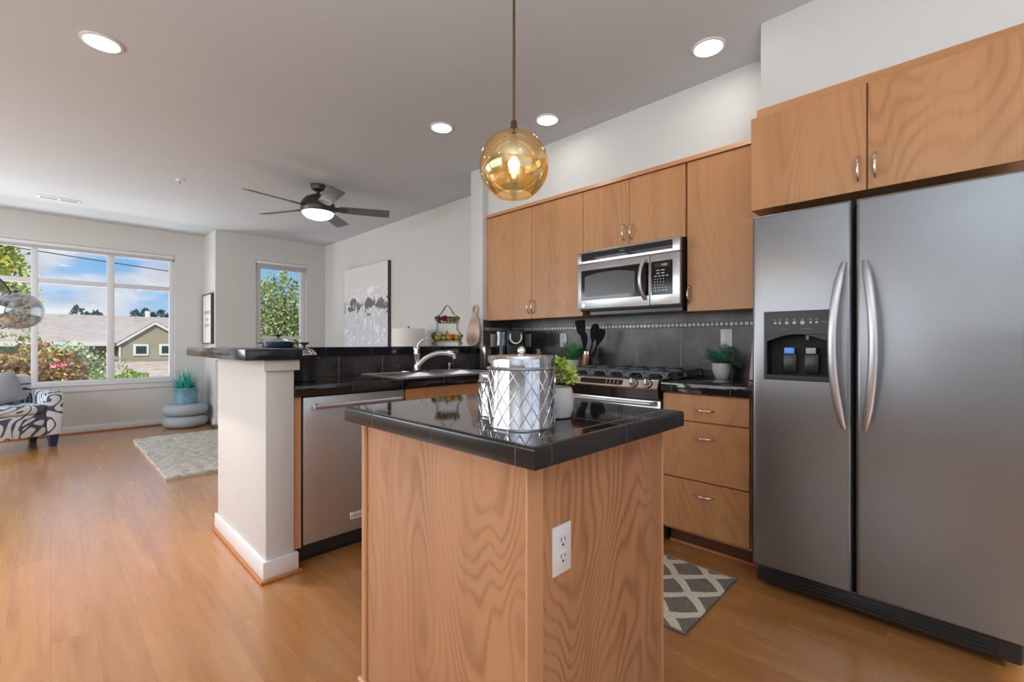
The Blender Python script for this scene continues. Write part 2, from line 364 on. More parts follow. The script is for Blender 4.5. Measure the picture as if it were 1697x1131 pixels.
def floor_mat():
    m = bpy.data.materials.new('laminate'); m.use_nodes = True
    nt = m.node_tree; b = nt.nodes['Principled BSDF']
    g = nd(nt, 'ShaderNodeNewGeometry'); sp = nd(nt, 'ShaderNodeSeparateXYZ'); nt.links.new(g.outputs['Position'], sp.inputs[0])
    wid, ln = 0.125, 1.21
    qx = mth(nt, 'DIVIDE', sp.outputs[0], wid); ix = mth(nt, 'FLOOR', qx)
    shift = mth(nt, 'FRACT', mth(nt, 'MULTIPLY', mth(nt, 'SINE', mth(nt, 'MULTIPLY', ix, 12.9898)), 437.585))
    qy = mth(nt, 'ADD', mth(nt, 'DIVIDE', sp.outputs[1], ln), shift); iy = mth(nt, 'FLOOR', qy)
    idv = nd(nt, 'ShaderNodeCombineXYZ'); nt.links.new(ix, idv.inputs[0]); nt.links.new(iy, idv.inputs[1])
    wnz = nd(nt, 'ShaderNodeTexWhiteNoise'); nt.links.new(idv.outputs[0], wnz.inputs['Vector'])
    mp = nd(nt, 'ShaderNodeMapping'); mp.inputs['Scale'].default_value = (14, 1.1, 1)
    nt.links.new(g.outputs['Position'], mp.inputs[0])
    of = nd(nt, 'ShaderNodeVectorMath', operation='MULTIPLY_ADD'); nt.links.new(wnz.outputs['Color'], of.inputs[0]); of.inputs[1].default_value = (20, 20, 20); nt.links.new(mp.outputs[0], of.inputs[2])
    n = nd(nt, 'ShaderNodeTexNoise'); n.inputs['Scale'].default_value = 1.1; n.inputs['Detail'].default_value = 6; n.inputs['Roughness'].default_value = 0.6; n.inputs['Distortion'].default_value = 0.8
    nt.links.new(of.outputs[0], n.inputs['Vector'])
    c = ramp(nt, n.outputs[0], [(0.25, s2l(156, 101, 52)), (0.5, s2l(174, 118, 64)), (0.78, s2l(185, 131, 77))])
    tone = mth(nt, 'MULTIPLY_ADD', wnz.outputs['Value'], 0.10, 0.95)
    tn = nd(nt, 'ShaderNodeCombineColor');
    for i in range(3): nt.links.new(tone, tn.inputs[i])
    c = mixc(nt, 1.0, c, tn.outputs[0], 'MULTIPLY')
    # small dark knots
    v = nd(nt, 'ShaderNodeTexVoronoi'); v.inputs['Scale'].default_value = 1.0
    mpv = nd(nt, 'ShaderNodeMapping'); mpv.inputs['Scale'].default_value = (7, 2.2, 1); nt.links.new(g.outputs['Position'], mpv.inputs[0]); nt.links.new(mpv.outputs[0], v.inputs['Vector'])
    kn = ramp(nt, v.outputs['Distance'], [(0.0, (1, 1, 1)), (0.10, (0, 0, 0))])
    c = mixc(nt, mth(nt, 'MULTIPLY', kn, 0.35), c, s2l(110, 62, 28))
    sx = mth(nt, 'LESS_THAN', mth(nt, 'FRACT', qx), 0.014); sy = mth(nt, 'LESS_THAN', mth(nt, 'FRACT', qy), 0.0016)
    seam = mth(nt, 'MAXIMUM', sx, sy)
    c = mixc(nt, mth(nt, 'MULTIPLY', seam, 0.35), c, s2l(92, 52, 24))
    nt.links.new(c, b.inputs['Base Color'])
    nt.links.new(mth(nt, 'MULTIPLY_ADD', n.outputs[0], 0.12, 0.20), b.inputs['Roughness'])
    b.inputs['Specular IOR Level'].default_value = 0.6; b.inputs['Coat Weight'].default_value = 0.8; b.inputs['Coat Roughness'].default_value = 0.2; b.inputs['Coat IOR'].default_value = 1.65
    M['laminate'] = m
floor_mat()

def scroll_fabric():
    m = bpy.data.materials.new('scroll_fabric'); m.use_nodes = True
    nt = m.node_tree; b = nt.nodes['Principled BSDF']
    t = nd(nt, 'ShaderNodeTexCoord')
    n = nd(nt, 'ShaderNodeTexNoise'); n.inputs['Scale'].default_value = 3.4; n.inputs['Detail'].default_value = 0.3; n.inputs['Distortion'].default_value = 2.4
    nt.links.new(t.outputs['Object'], n.inputs['Vector'])
    s = mth(nt, 'SINE', mth(nt, 'MULTIPLY', n.outputs[0], 24.0))
    f = mth(nt, 'GREATER_THAN', s, 0.52)
    c = mixc(nt, f, (0.64, 0.68, 0.72), (0.07, 0.09, 0.13))
    nt.links.new(c, b.inputs['Base Color']); b.inputs['Roughness'].default_value = 0.9
    M['scroll_fabric'] = m
scroll_fabric()
def art_mat():
    m = bpy.data.materials.new('abstract_paint'); m.use_nodes = True
    nt = m.node_tree; b = nt.nodes['Principled BSDF']
    t = nd(nt, 'ShaderNodeTexCoord'); sp = nd(nt, 'ShaderNodeSeparateXYZ'); nt.links.new(t.outputs['Object'], sp.inputs[0])
    n = nd(nt, 'ShaderNodeTexNoise'); n.inputs['Scale'].default_value = 2.0; n.inputs['Detail'].default_value = 2.5; n.inputs['Distortion'].default_value = 1.0
    nt.links.new(t.outputs['Object'], n.inputs['Vector'])
    s = mth(nt, 'ABSOLUTE', mth(nt, 'SINE', mth(nt, 'MULTIPLY', n.outputs[0], 30.0)))
    lines = mth(nt, 'LESS_THAN', s, 0.25)
    n2 = nd(nt, 'ShaderNodeTexNoise'); n2.inputs['Scale'].default_value = 6.5; n2.inputs['Detail'].default_value = 5; n2.inputs['Distortion'].default_value = 1.0
    mp = nd(nt, 'ShaderNodeMapping'); mp.inputs['Location'].default_value = (4, 2, 1); nt.links.new(t.outputs['Object'], mp.inputs[0]); nt.links.new(mp.outputs[0], n2.inputs['Vector'])
    z = sp.outputs[2]   # 0..1.25 above canvas foot
    band = mth(nt, 'SUBTRACT', 1.0, mth(nt, 'MULTIPLY', mth(nt, 'ABSOLUTE', mth(nt, 'SUBTRACT', z, 0.68)), 2.6), clamp=True)
    dark = mth(nt, 'GREATER_THAN', mth(nt, 'MULTIPLY', n2.outputs[0], band), 0.44)
    base = ramp(nt, z, [(0.0, (0.62, 0.67, 0.78)), (0.35, (0.60, 0.62, 0.68)), (0.6, (0.62, 0.63, 0.66)), (0.8, (0.68, 0.68, 0.69)), (1.0, (0.70, 0.69, 0.67))])
    act = mth(nt, 'LESS_THAN', z, 0.95)
    c = mixc(nt, mth(nt, 'MULTIPLY', lines, mth(nt, 'MULTIPLY', act, 0.85)), base, (0.92, 0.92, 0.93))
    c = mixc(nt, dark, c, (0.16, 0.165, 0.18))
    nt.links.new(c, b.inputs['Base Color']); b.inputs['Roughness'].default_value = 0.6
    M['abstract_paint'] = m
art_mat()
def rug_mats():
    m = bpy.data.materials.new('shag_cream'); m.use_nodes = True
    nt = m.node_tree; b = nt.nodes['Principled BSDF']
    t = nd(nt, 'ShaderNodeTexCoord')
    n = nd(nt, 'ShaderNodeTexNoise'); n.inputs['Scale'].default_value = 26; n.inputs['Detail'].default_value = 5; n.inputs['Roughness'].default_value = 0.7
    mp = nd(nt, 'ShaderNodeMapping'); mp.inputs['Scale'].default_value = (0.5, 1, 1); nt.links.new(t.outputs['Object'], mp.inputs[0]); nt.links.new(mp.outputs[0], n.inputs['Vector'])
    c = ramp(nt, n.outputs[0], [(0.25, (0.36, 0.33, 0.29)), (0.6, (0.60, 0.57, 0.51))])
    nt.links.new(c, b.inputs['Base Color']); b.inputs['Roughness'].default_value = 1.0
    bp = nd(nt, 'ShaderNodeBump'); bp.inputs['Strength'].default_value = 0.8; bp.inputs['Distance'].default_value = 0.02
    nt.links.new(n.outputs[0], bp.inputs['Height']); nt.links.new(bp.outputs[0], b.inputs['Normal'])
    M['shag_cream'] = m
    # grey mat with a cream ogee lattice
    m = bpy.data.materials.new('lattice_rug'); m.use_nodes = True
    nt = m.node_tree; b = nt.nodes['Principled BSDF']
    t = nd(nt, 'ShaderNodeTexCoord'); sp = nd(nt, 'ShaderNodeSeparateXYZ'); nt.links.new(t.outputs['Object'], sp.inputs[0])
    px, py = 0.215, 0.215
    u = mth(nt, 'DIVIDE', sp.outputs[0], px); v = mth(nt, 'DIVIDE', sp.outputs[1], py)
    def zig(x): return mth(nt, 'MULTIPLY', mth(nt, 'PINGPONG', x, 0.5), 1.0)
    tri = zig(v)                                     # 0..0.5
    wav = mth(nt, 'ADD', mth(nt, 'MULTIPLY', mth(nt, 'SINE', mth(nt, 'MULTIPLY', v, 6.2832)), 0.05), tri)
    a = mth(nt, 'ABSOLUTE', mth(nt, 'SUBTRACT', mth(nt, 'FRACT', mth(nt, 'ADD', u, wav)), 0.5))
    c2 = mth(nt, 'ABSOLUTE', mth(nt, 'SUBTRACT', mth(nt, 'FRACT', mth(nt, 'SUBTRACT', u, wav)), 0.5))
    la = mth(nt, 'MAXIMUM', mth(nt, 'LESS_THAN', a, 0.125), mth(nt, 'LESS_THAN', c2, 0.125))
    n = nd(nt, 'ShaderNodeTexNoise'); n.inputs['Scale'].default_value = 220; n.inputs['Detail'].default_value = 2
    nt.links.new(t.outputs['Object'], n.inputs['Vector'])
    g1 = ramp(nt, n.outputs[0], [(0.3, (0.12, 0.10, 0.08)), (0.7, (0.25, 0.215, 0.175))])
    c1 = ramp(nt, n.outputs[0], [(0.3, (0.56, 0.49, 0.37)), (0.7, (0.80, 0.72, 0.57))])
    nt.links.new(mixc(nt, la, g1, c1), b.inputs['Base Color']); b.inputs['Roughness'].default_value = 1.0
    M['lattice_rug'] = m
rug_mats()
pmat('rug_binding', (0.22, 0.195, 0.17), 0.9)
def shingles():
    m = bpy.data.materials.new('shingles'); m.use_nodes = True
    nt = m.node_tree; b = nt.nodes['Principled BSDF']
    t = nd(nt, 'ShaderNodeTexCoord')
    n = nd(nt, 'ShaderNodeTexNoise'); n.inputs['Scale'].default_value = 3; n.inputs['Detail'].default_value = 6; n.inputs['Roughness'].default_value = 0.7
    mp = nd(nt, 'ShaderNodeMapping'); mp.inputs['Scale'].default_value = (1, 3, 3); nt.links.new(t.outputs['Object'], mp.inputs[0]); nt.links.new(mp.outputs[0], n.inputs['Vector'])
    c = ramp(nt, n.outputs[0], [(0.3, s2l(165, 148, 138)), (0.7, s2l(222, 210, 200))])
    nt.links.new(c, b.inputs['Base Color']); b.inputs['Roughness'].default_value = 0.95
    M['shingles'] = m
shingles()

# ------------------------------------------------------------------ mesh helpers
ORG = {}
def tag(o, label=None, cat=None, group=None, kind=None):
    if label: o['label'] = label
    if cat: o['category'] = cat
    if group: o['group'] = group
    if kind: o['kind'] = kind
    return o
def thing(name, label, cat, loc, group=None, rz=0.0):
    o = bpy.data.objects.new(name, None); COL.objects.link(o)
    o.location = loc; o.rotation_euler = (0, 0, rz); o.empty_display_size = 0.05
    tag(o, label, cat, group)
    ORG[o.name] = Vector(loc)
    return o

class MB:
    def __init__(s): s.bm = bmesh.new(); s.T = None
    def _v(s, p):
        p = Vector(p)
        if s.T is not None: p = s.T @ p
        return s.bm.verts.new(p)
    def _face(s, vs):
        try: return s.bm.faces.new(vs)
        except ValueError: return None
    def box(s, x0, x1, y0, y1, z0, z1, bev=0.0, seg=2):
        v = [s._v((x, y, z)) for x in (x0, x1) for y in (y0, y1) for z in (z0, z1)]
        fs = [(0, 1, 3, 2), (4, 6, 7, 5), (0, 4, 5, 1), (2, 3, 7, 6), (0, 2, 6, 4), (1, 5, 7, 3)]
        f = [s._face([v[i] for i in q]) for q in fs]
        if bev:
            es = list({e for q in f for e in q.edges})
            bmesh.ops.bevel(s.bm, geom=es, offset=bev, segments=seg, affect='EDGES', profile=0.5)
        return s
    def ring(s, c, ax, r, n, up=None, ry=None):
        ax = Vector(ax).normalized()
        u = Vector(up) if up else (Vector((0, 0, 1)) if abs(ax.z) < 0.9 else Vector((1, 0, 0)))
        e1 = u.cross(ax).normalized(); e2 = ax.cross(e1).normalized()
        ry = r if ry is None else ry
        return [s._v(Vector(c) + e1 * (r * math.cos(2 * PI * k / n)) + e2 * (ry * math.sin(2 * PI * k / n))) for k in range(n)]
    def skin(s, rings, cap0=True, cap1=True, closed=False):
        n = len(rings[0]); m = len(rings)
        for i in range(m if closed else m - 1):
            a, b = rings[i], rings[(i + 1) % m]
            for k in range(n): s._face((a[k], a[(k + 1) % n], b[(k + 1) % n], b[k]))
        if not closed:
            if cap0: s._face(rings[0][::-1])
            if cap1: s._face(rings[-1])
        return s
    def cyl(s, p0, p1, r0, r1=None, n=24):
        r1 = r0 if r1 is None else r1
        ax = Vector(p1) - Vector(p0)
        return s.skin([s.ring(p0, ax, r0, n), s.ring(p1, ax, r1, n)])
    def tube(s, pts, r, n=10, closed=False, ry=None, up=None):
        pts = [Vector(p) for p in pts]; m = len(pts); rings = []; e1 = None
        for i, p in enumerate(pts):
            if closed: t = pts[(i + 1) % m] - pts[i - 1]
            else: t = pts[min(i + 1, m - 1)] - pts[max(i - 1, 0)]
            t.normalize()
            if e1 is None:
                u = Vector(up) if up else (Vector((0, 0, 1)) if abs(t.z) < 0.8 else Vector((1, 0, 0)))
                e1 = u.cross(t).normalized()
            e1 = (e1 - t * e1.dot(t)).normalized(); e2 = t.cross(e1)
            rr = r[i] if isinstance(r, (list, tuple)) else r
            qq = rr if ry is None else min(ry, rr)
            rings.append([s._v(p + e1 * (rr * math.cos(2 * PI * k / n)) + e2 * (qq * math.sin(2 * PI * k / n))) for k in range(n)])
        return s.skin(rings, closed=closed)
    def lathe(s, prof, c, n=40, cap0=True, cap1=True, sx=1.0, sy=1.0):
        rings = []
        for r, z in prof:
            rings.append([s._v((c[0] + sx * r * math.cos(2 * PI * k / n), c[1] + sy * r * math.sin(2 * PI * k / n), c[2] + z)) for k in range(n)])
        return s.skin(rings, cap0, cap1)
    def sphere(s, c, r, n=16, sz=1.0, sx=1.0, sy=1.0):
        m = max(6, n // 2)
        prof = [(r * math.sin(PI * (i + 0.02 if i == 0 else i - 0.02 if i == m else i) / m), -r * sz * math.cos(PI * i / m)) for i in range(m + 1)]
        return s.lathe(prof, c, n, sx=sx, sy=sy)
    def prism(s, poly, axis, a, b, bev=0.0):
        """poly in the two other axes (in x,y,z order), extruded along axis from a to b"""
        def P(p, t):
            return {'X': (t, p[0], p[1]), 'Y': (p[0], t, p[1]), 'Z': (p[0], p[1], t)}[axis]
        A = [s._v(P(p, a)) for p in poly]; B = [s._v(P(p, b)) for p in poly]
        n = len(poly); fs = []
        for k in range(n): fs.append(s._face((A[k], A[(k + 1) % n], B[(k + 1) % n], B[k])))
        fs.append(s._face(A[::-1])); fs.append(s._face(B))
        if bev:
            es = list({e for q in fs if q for e in q.edges})
            bmesh.ops.bevel(s.bm, geom=es, offset=bev, segments=2, affect='EDGES', profile=0.5)
        return s
    def quad(s, *ps): s._face([s._v(p) for p in ps]); return s
    def holed(s, axis_x0, axis_x1, y0, y1, z0, z1, hy0, hy1, hz0, hz1, bev=0.0):
        """slab across x with a rectangular through-hole"""
        def rect(x, a, b, c, d): return [s._v((x, a, c)), s._v((x, b, c)), s._v((x, b, d)), s._v((x, a, d))]
        fo, fi = rect(axis_x0, y0, y1, z0, z1), rect(axis_x0, hy0, hy1, hz0, hz1)
        bo, bi = rect(axis_x1, y0, y1, z0, z1), rect(axis_x1, hy0, hy1, hz0, hz1)
        for k in range(4):
            j = (k + 1) % 4
            s._face((fo[k], fi[k], fi[j], fo[j])); s._face((bo[k], bo[j], bi[j], bi[k]))
            s._face((fo[k], fo[j], bo[j], bo[k])); s._face((fi[k], bi[k], bi[j], fi[j]))
        if bev:
            es = [e for k in range(4) for e in fo[k].link_edges if e.other_vert(fo[k]) in fo]
            es = list(set(es))
            bmesh.ops.bevel(s.bm, geom=es, offset=bev, segments=4, affect='EDGES', profile=0.5)
        return s
    def build(s, name, mat, parent=None, sharp=38, local=False, smooth=True, origin=None):
        bmesh.ops.recalc_face_normals(s.bm, faces=s.bm.faces)
        off = Vector((0, 0, 0))
        if parent is not None: off = ORG[parent.name]
        elif origin is not None: off = Vector(origin)
        if not local and off.length: bmesh.ops.translate(s.bm, vec=-off, verts=s.bm.verts)
        lim = rad(sharp)
        for f in s.bm.faces: f.smooth = smooth
        if smooth:
            for e in s.bm.edges:
                if len(e.link_faces) == 2 and e.calc_face_angle(0) > lim: e.smooth = False
        me = bpy.data.meshes.new(name); s.bm.to_mesh(me); s.bm.free()
        me.materials.append(M[mat] if isinstance(mat, str) else mat)
        o = bpy.data.objects.new(name, me); COL.objects.link(o)
        if parent is not None: o.parent = parent; ORG[o.name] = off
        else: o.location = off; ORG[o.name] = off
        return o
def bx(*a, **k): return MB().box(*a, **k)
def struct(o): o['kind'] = 'structure'; return o
def copy_tree(o, loc=None, parent=None):
    c = o.copy(); COL.objects.link(c)
    if parent is not None: c.parent = parent
    if loc is not None: c.location = loc
    for ch in list(o.children): copy_tree(ch, None, c)
    return c
def text_mesh(body, size, name, mat, parent, place, depth=0.0004):
    """small raised lettering; place is a matrix taking the text plane into the world"""
    cu = bpy.data.curves.new('lettering', 'FONT'); cu.body = body; cu.size = size; cu.extrude = depth; cu.align_x = 'CENTER'; cu.align_y = 'CENTER'; cu.resolution_u = 3
    to = bpy.data.objects.new('lettering', cu); COL.objects.link(to)
    dg = bpy.context.evaluated_depsgraph_get(); dg.update()
    me = bpy.data.meshes.new_from_object(to.evaluated_get(dg))
    bpy.data.objects.remove(to); bpy.data.curves.remove(cu)
    me.transform(Matrix.Translation(-ORG[parent.name]) @ place)
    me.materials.clear(); me.materials.append(M[mat])
    o = bpy.data.objects.new(name, me); COL.objects.link(o); o.parent = parent; ORG[o.name] = ORG[parent.name]
    return o
def face_negx(x, y, z):   # text plane facing -x, reading left to right means going -y
    return Matrix(((0, 0, -1, x), (-1, 0, 0, y), (0, 1, 0, z), (0, 0, 0, 1)))
def face_negy(x, y, z):
    return Matrix(((1, 0, 0, x), (0, 0, -1, y), (0, 1, 0, z), (0, 0, 0, 1)))

# ------------------------------------------------------------------ room shell
ZC = 2.665
XL, YB, YF = -2.6, -2.6, 7.8
struct(bx(XL - 0.2, 3.3, YB - 0.2, YF + 0.2, -0.12, 0).build('floor', 'laminate'))
struct(bx(XL - 0.2, 3.3, YB - 0.2, YF + 0.2, ZC, ZC + 0.15).build('ceiling', 'ceiling_paint'))
# far wall with the big window opening
WX0, WX1, WZ0, WZ1 = -2.18, 1.219, 0.605, 2.34
w = MB()
w.box(XL, WX0, YF, YF + 0.16, 0, ZC); w.box(WX1, 1.573, YF, YF + 0.16, 0, ZC)
w.box(WX0, WX1, YF, YF + 0.16, 0, WZ0); w.box(WX0, WX1, YF, YF + 0.16, WZ1, ZC)
struct(w.build('wall_far', 'wall_paint'))
# chimney breast wall with the small window
VX0, VX1, VZ0, VZ1 = 2.072, 2.784, 0.95, 2.325
w = MB()
w.box(1.573, 1.75, 7.2, YF + 0.16, 0, ZC); w.box(1.75, VX0, 7.2, 7.33, 0, ZC); w.box(VX1, 3.3, 7.2, 7.33, 0, ZC)
w.box(VX0, VX1, 7.2, 7.33, 0, VZ0); w.box(VX0, VX1, 7.2, 7.33, VZ1, ZC)
struct(w.build('wall_alcove', 'wall_paint'))
struct(bx(3.076, 3.3, 3.12, 7.2, 0, ZC).build('wall_right', 'wall_paint'))
struct(bx(3.01, 3.3, YB, 3.0, 0, ZC).build('wall_kitchen', 'wall_paint'))
struct(bx(2.648, 3.3, 2.962, 3.123, 0, ZC, bev=0.006).build('wall_end', 'wall_paint'))
w = MB()
w.box(2.70, 3.01, 0.676, 2.962, 2.252, ZC)
w.box(2.393, 3.01, -0.9, 0.676, 2.25, ZC, bev=0.004)
struct(w.build('wall_soffit', 'wall_paint'))
# unseen left and rear walls, with openings added to let light in
w = MB()
w.box(XL - 0.15, XL, YB, 0.5, 0, ZC); w.box(XL - 0.15, XL, 3.9, 4.2, 0, ZC); w.box(XL - 0.15, XL, 7.3, YF, 0, ZC)
w.box(XL - 0.15, XL, 4.2, 7.3, 0, 0.3); w.box(XL - 0.15, XL, 4.2, 7.3, 2.35, ZC)
w.box(XL - 0.15, XL, 0.5, 3.9, 0, 0.6); w.box(XL - 0.15, XL, 0.5, 3.9, 2.3, ZC)
struct(w.build('wall_left', 'wall_paint'))
w = MB()
w.box(XL, -1.5, YB - 0.15, YB, 0, ZC); w.box(1.9, 3.3, YB - 0.15, YB, 0, ZC)
w.box(-1.5, 1.9, YB - 0.15, YB, 2.35, ZC)
struct(w.build('wall_rear', 'wall_paint'))

# big window
def window(name, x0, x1, z0, z1, yw, vbars, rails, fr=0.05):
    root = thing(name, None, None, ((x0 + x1) / 2, yw, z0)); root['kind'] = 'structure'
    f = MB()
    ya, yb = yw + 0.045, yw + 0.105
    f.box(x0, x0 + fr, ya, yb, z0, z1, bev=0.004); f.box(x1 - fr, x1, ya, yb, z0, z1, bev=0.004)
    f.box(x0 + fr, x1 - fr, ya, yb, z1 - fr, z1, bev=0.004); f.box(x0 + fr, x1 - fr, ya, yb, z0, z0 + fr * 0.75, bev=0.004)
    for xa, xb in vbars: f.box(xa, xb, ya - 0.005, yb - 0.004, z0 + fr * 0.75, z1 - fr, bev=0.004)
    for za, zb in rails: f.box(x0 + fr, x1 - fr, ya, yb - 0.006, za, zb, bev=0.004)
    fo = f.build('window_frame', 'vinyl_frame', root)
    bx(x0 + fr * .5, x1 - fr * .5, yw + 0.072, yw + 0.076, z0 + fr * .5, z1 - fr * .5).build('window_pane', 'pane_glass', root)
    return root
w1 = window('window_1', WX0, WX1, WZ0 + 0.012, WZ1, YF, [(-0.162, -0.104), (0.513, 0.586), (-0.85, -0.78), (-1.54, -1.47)], [(1.845, 1.905)], 0.055)
s = MB()
s.box(WX0 - 0.05, WX1 + 0.03, YF - 0.03, YF + 0.05, WZ0 - 0.012, WZ0 + 0.012, bev=0.004)
s.box(WX0 - 0.03, WX1 + 0.012, YF - 0.014, YF + 0.0, WZ0 - 0.085, WZ0 - 0.012, bev=0.003)
s.build('window_sill', 'white_trim', w1)
w2 = window('window_2', VX0, VX1, VZ0, VZ1, 7.2, [], [(1.18, 1.225)], 0.075)
bx(VX0 - 0.02, VX1 + 0.02, 7.17, 7.24, VZ0 - 0.02, VZ0, bev=0.004).build('window_sill', 'white_trim', w2)
bl = thing('window_blind', 'long white raised blind headrail across the big living room window', 'blind', (0, 7.83, WZ1))
bx(WX0 + 0.01, WX1 - 0.005, 7.805, 7.845, WZ1 - 0.045, WZ1 - 0.003, bev=0.003).build('headrail', 'white_plastic', bl)
b = MB()
for k in range(5): b.box(WX0 + 0.015, WX1 - 0.02, 7.805, 7.843, WZ1 - 0.085 + k * 0.008, WZ1 - 0.080 + k * 0.008)
b.build('slat_stack', 'vinyl_frame', bl)
bl = thing('window_blind', 'short white raised blind at the top of the narrow living room window', 'blind', ((VX0 + VX1) / 2, 7.23, VZ1))
bx(VX0 + 0.005, VX1 - 0.005, 7.205, 7.245, VZ1 - 0.045, VZ1 - 0.003, bev=0.003).build('headrail', 'white_plastic', bl)
b = MB()
for k in range(8): b.box(VX0 + 0.01, VX1 - 0.01, 7.205, 7.243, VZ1 - 0.115 + k * 0.0085, VZ1 - 0.110 + k * 0.0085)
b.build('slat_stack', 'vinyl_frame', bl)
# unseen frames for the openings added to rear and left walls for light
f = MB()
for xa, xb in ((-1.5, -1.43), (0.14, 0.26), (1.83, 1.9)): f.box(xa, xb, YB - 0.1, YB - 0.03, 0, 2.35)
f.box(-1.43, 1.83, YB - 0.1, YB - 0.03, 2.28, 2.35); f.box(-1.43, 1.83, YB - 0.1, YB - 0.03, 0, 0.06)
struct(f.build('added_opening_rear', 'vinyl_frame'))
f = MB()
for ya, yb in ((0.5, 0.57), (1.6, 1.68), (2.72, 2.8), (3.83, 3.9)): f.box(XL - 0.1, XL - 0.03, ya, yb, 0.6, 2.3)
f.box(XL - 0.1, XL - 0.03, 0.57, 3.83, 2.23, 2.3); f.box(XL - 0.1, XL - 0.03, 0.57, 3.83, 0.6, 0.67)
struct(f.build('added_opening_side', 'vinyl_frame'))
f = MB()
for ya, yb in ((4.2, 4.27), (5.21, 5.29), (6.21, 6.29), (7.23, 7.3)): f.box(XL - 0.1, XL - 0.03, ya, yb, 0.3, 2.35)
f.box(XL - 0.1, XL - 0.03, 4.27, 7.23, 2.28, 2.35); f.box(XL - 0.1, XL - 0.03, 4.27, 7.23, 0.3, 0.37)
struct(f.build('added_opening_living', 'vinyl_frame'))
# baseboards
def base(name, x0, x1, y0, y1, side):
    struct(bx(x0, x1, y0, y1, 0.0, 0.088, bev=0.004).build(name, 'white_trim'))
base('baseboard_far', XL, 1.573, YF - 0.014, YF, 'y')
base('baseboard_right', 3.062, 3.076, 3.13, 7.2, 'x')
base('baseboard_alcove', 1.56, 1.573, 7.2, 7.786, 'x')
struct(bx(XL, 1.56, YF - 0.03, YF - 0.014, 0, 0.018, bev=0.004).build('trim_1', 'shoe_wood'))

# ------------------------------------------------------------------ half wall of the peninsula and bar top
w = MB()
w.box(0.712, 0.842, 2.33, 3.20, 0, 1.046, bev=0.005)
w.box(0.84, 2.648, 2.955, 3.20, 0, 1.046)
struct(w.build('wall_peninsula', 'wall_paint'))
struct(bx(0.842, 2.648, 2.945, 2.955, 0.914, 1.046).build('wall_splash', 'tile_splash_pen'))
w = MB()
w.prism([(0.697, 2.315), (0.858, 2.315), (0.858, 2.348), (0.842, 2.348), (0.842, 2.33), (0.712, 2.33), (0.712, 3.21), (0.697, 3.21)], 'Z', 0.014, 0.098, bev=0.0025)
struct(w.build('baseboard_peninsula', 'white_trim'))
w = MB()
w.prism([(0.684, 2.302), (0.872, 2.302), (0.872, 2.318), (0.700, 2.318), (0.700, 3.225), (0.684, 3.225)], 'Z', 0.0, 0.018, bev=0.005)
struct(w.build('trim_2', 'shoe_wood'))
struct(bx(0.70, 0.862, 2.312, 2.332, 0.995, 1.046, bev=0.002).build('trim_3', 'wall_paint'))
bar = MB().prism([(0.6145, 2.29), (0.867, 2.29), (0.867, 2.925), (2.645, 2.925), (2.645, 3.54), (0.6145, 3.54)], 'Z', 1.047, 1.10, bev=0.003).build('bar_top', 'tile_bar')
tag(bar, 'raised bar top of dark glossy tile capping the white half wall', 'countertop')

# ------------------------------------------------------------------ counters, backsplash
def deck(b, x0, x1, y0, y1, holes, z0, z1):
    xs = sorted({x0, x1, *[h[0] for h in holes], *[h[1] for h in holes]}); ysn = sorted({y0, y1, *[h[2] for h in holes], *[h[3] for h in holes]})
    for i in range(len(xs) - 1):
        for j in range(len(ysn) - 1):
            cx_, cy_ = (xs[i] + xs[i + 1]) / 2, (ysn[j] + ysn[j + 1]) / 2
            if any(h[0] < cx_ < h[1] and h[2] < cy_ < h[3] for h in holes): continue
            b.box(xs[i], xs[i + 1], ysn[j], ysn[j + 1], z0, z1)
b = MB()
deck(b, 0.845, 2.999, 2.333, 2.943, [(1.495, 2.28, 2.42, 2.80)], 0.860, 0.914)
b.box(0.845, 2.381, 2.327, 2.334, 0.8605, 0.9135, bev=0.003)
b.box(2.381, 2.999, 1.932, 2.333, 0.860, 0.914); b.box(2.375, 2.382, 1.932, 2.334, 0.8605, 0.9135, bev=0.003)
ct = b.build('countertop', 'tile_counter')
tag(ct, 'long black tiled countertop holding the sink along the half wall', 'countertop')
ct = bx(2.375, 2.999, 0.702, 1.178, 0.860, 0.914, bev=0.003).build('countertop', 'tile_counter')
tag(ct, 'short black tiled countertop between range and steel refrigerator', 'countertop')
w = MB()
w.box(3.0, 3.01, 0.70, 2.951, 0.86, 1.42)
struct(w.build('wall_backsplash', 'tile_splash'))
struct(bx(2.652, 3.0, 2.952, 2.962, 0.914, 1.33).build('wall_return', 'tile_splash'))
w = MB(); w.box(2.9975, 3.0005, 0.70, 2.952, 1.2325, 1.2645); w.box(2.655, 3.0, 2.949, 2.953, 1.2325, 1.2645)
struct(w.build('trim_4', 'grout'))
w = MB(); y = 0.705
while y < 2.945:
    w.box(2.993, 2.999, y, y + 0.0255, 1.236, 1.261, bev=0.002, seg=1); y += 0.0295
x = 2.66
while x < 2.975:
    w.box(x, x + 0.0255, 2.945, 2.951, 1.236, 1.261, bev=0.002, seg=1); x += 0.0295
struct(w.build('trim_5', 'mosaic_glass'))

# ------------------------------------------------------------------ handles
def bow_handle(parent, p, length, axis, out=(-1, 0, 0), d=0.028):
    """arched bar pull centred on p; axis 'Z' or 'Y' or 'X'"""
    ax = {'Z': Vector((0, 0, 1)), 'Y': Vector((0, 1, 0)), 'X': Vector((1, 0, 0))}[axis]; o = Vector(out); p = Vector(p)
    pts, rr = [], []
    for k in range(13):
        t = k / 12 * 2 - 1
        pts.append(p + ax * (t * length / 2) + o * (d * (1 - t * t) ** 0.7 + 0.002)); rr.append(0.0035 + 0.0022 * (1 - t * t))
    return MB().tube(pts, rr, 10).build('handle', 'nickel', parent)

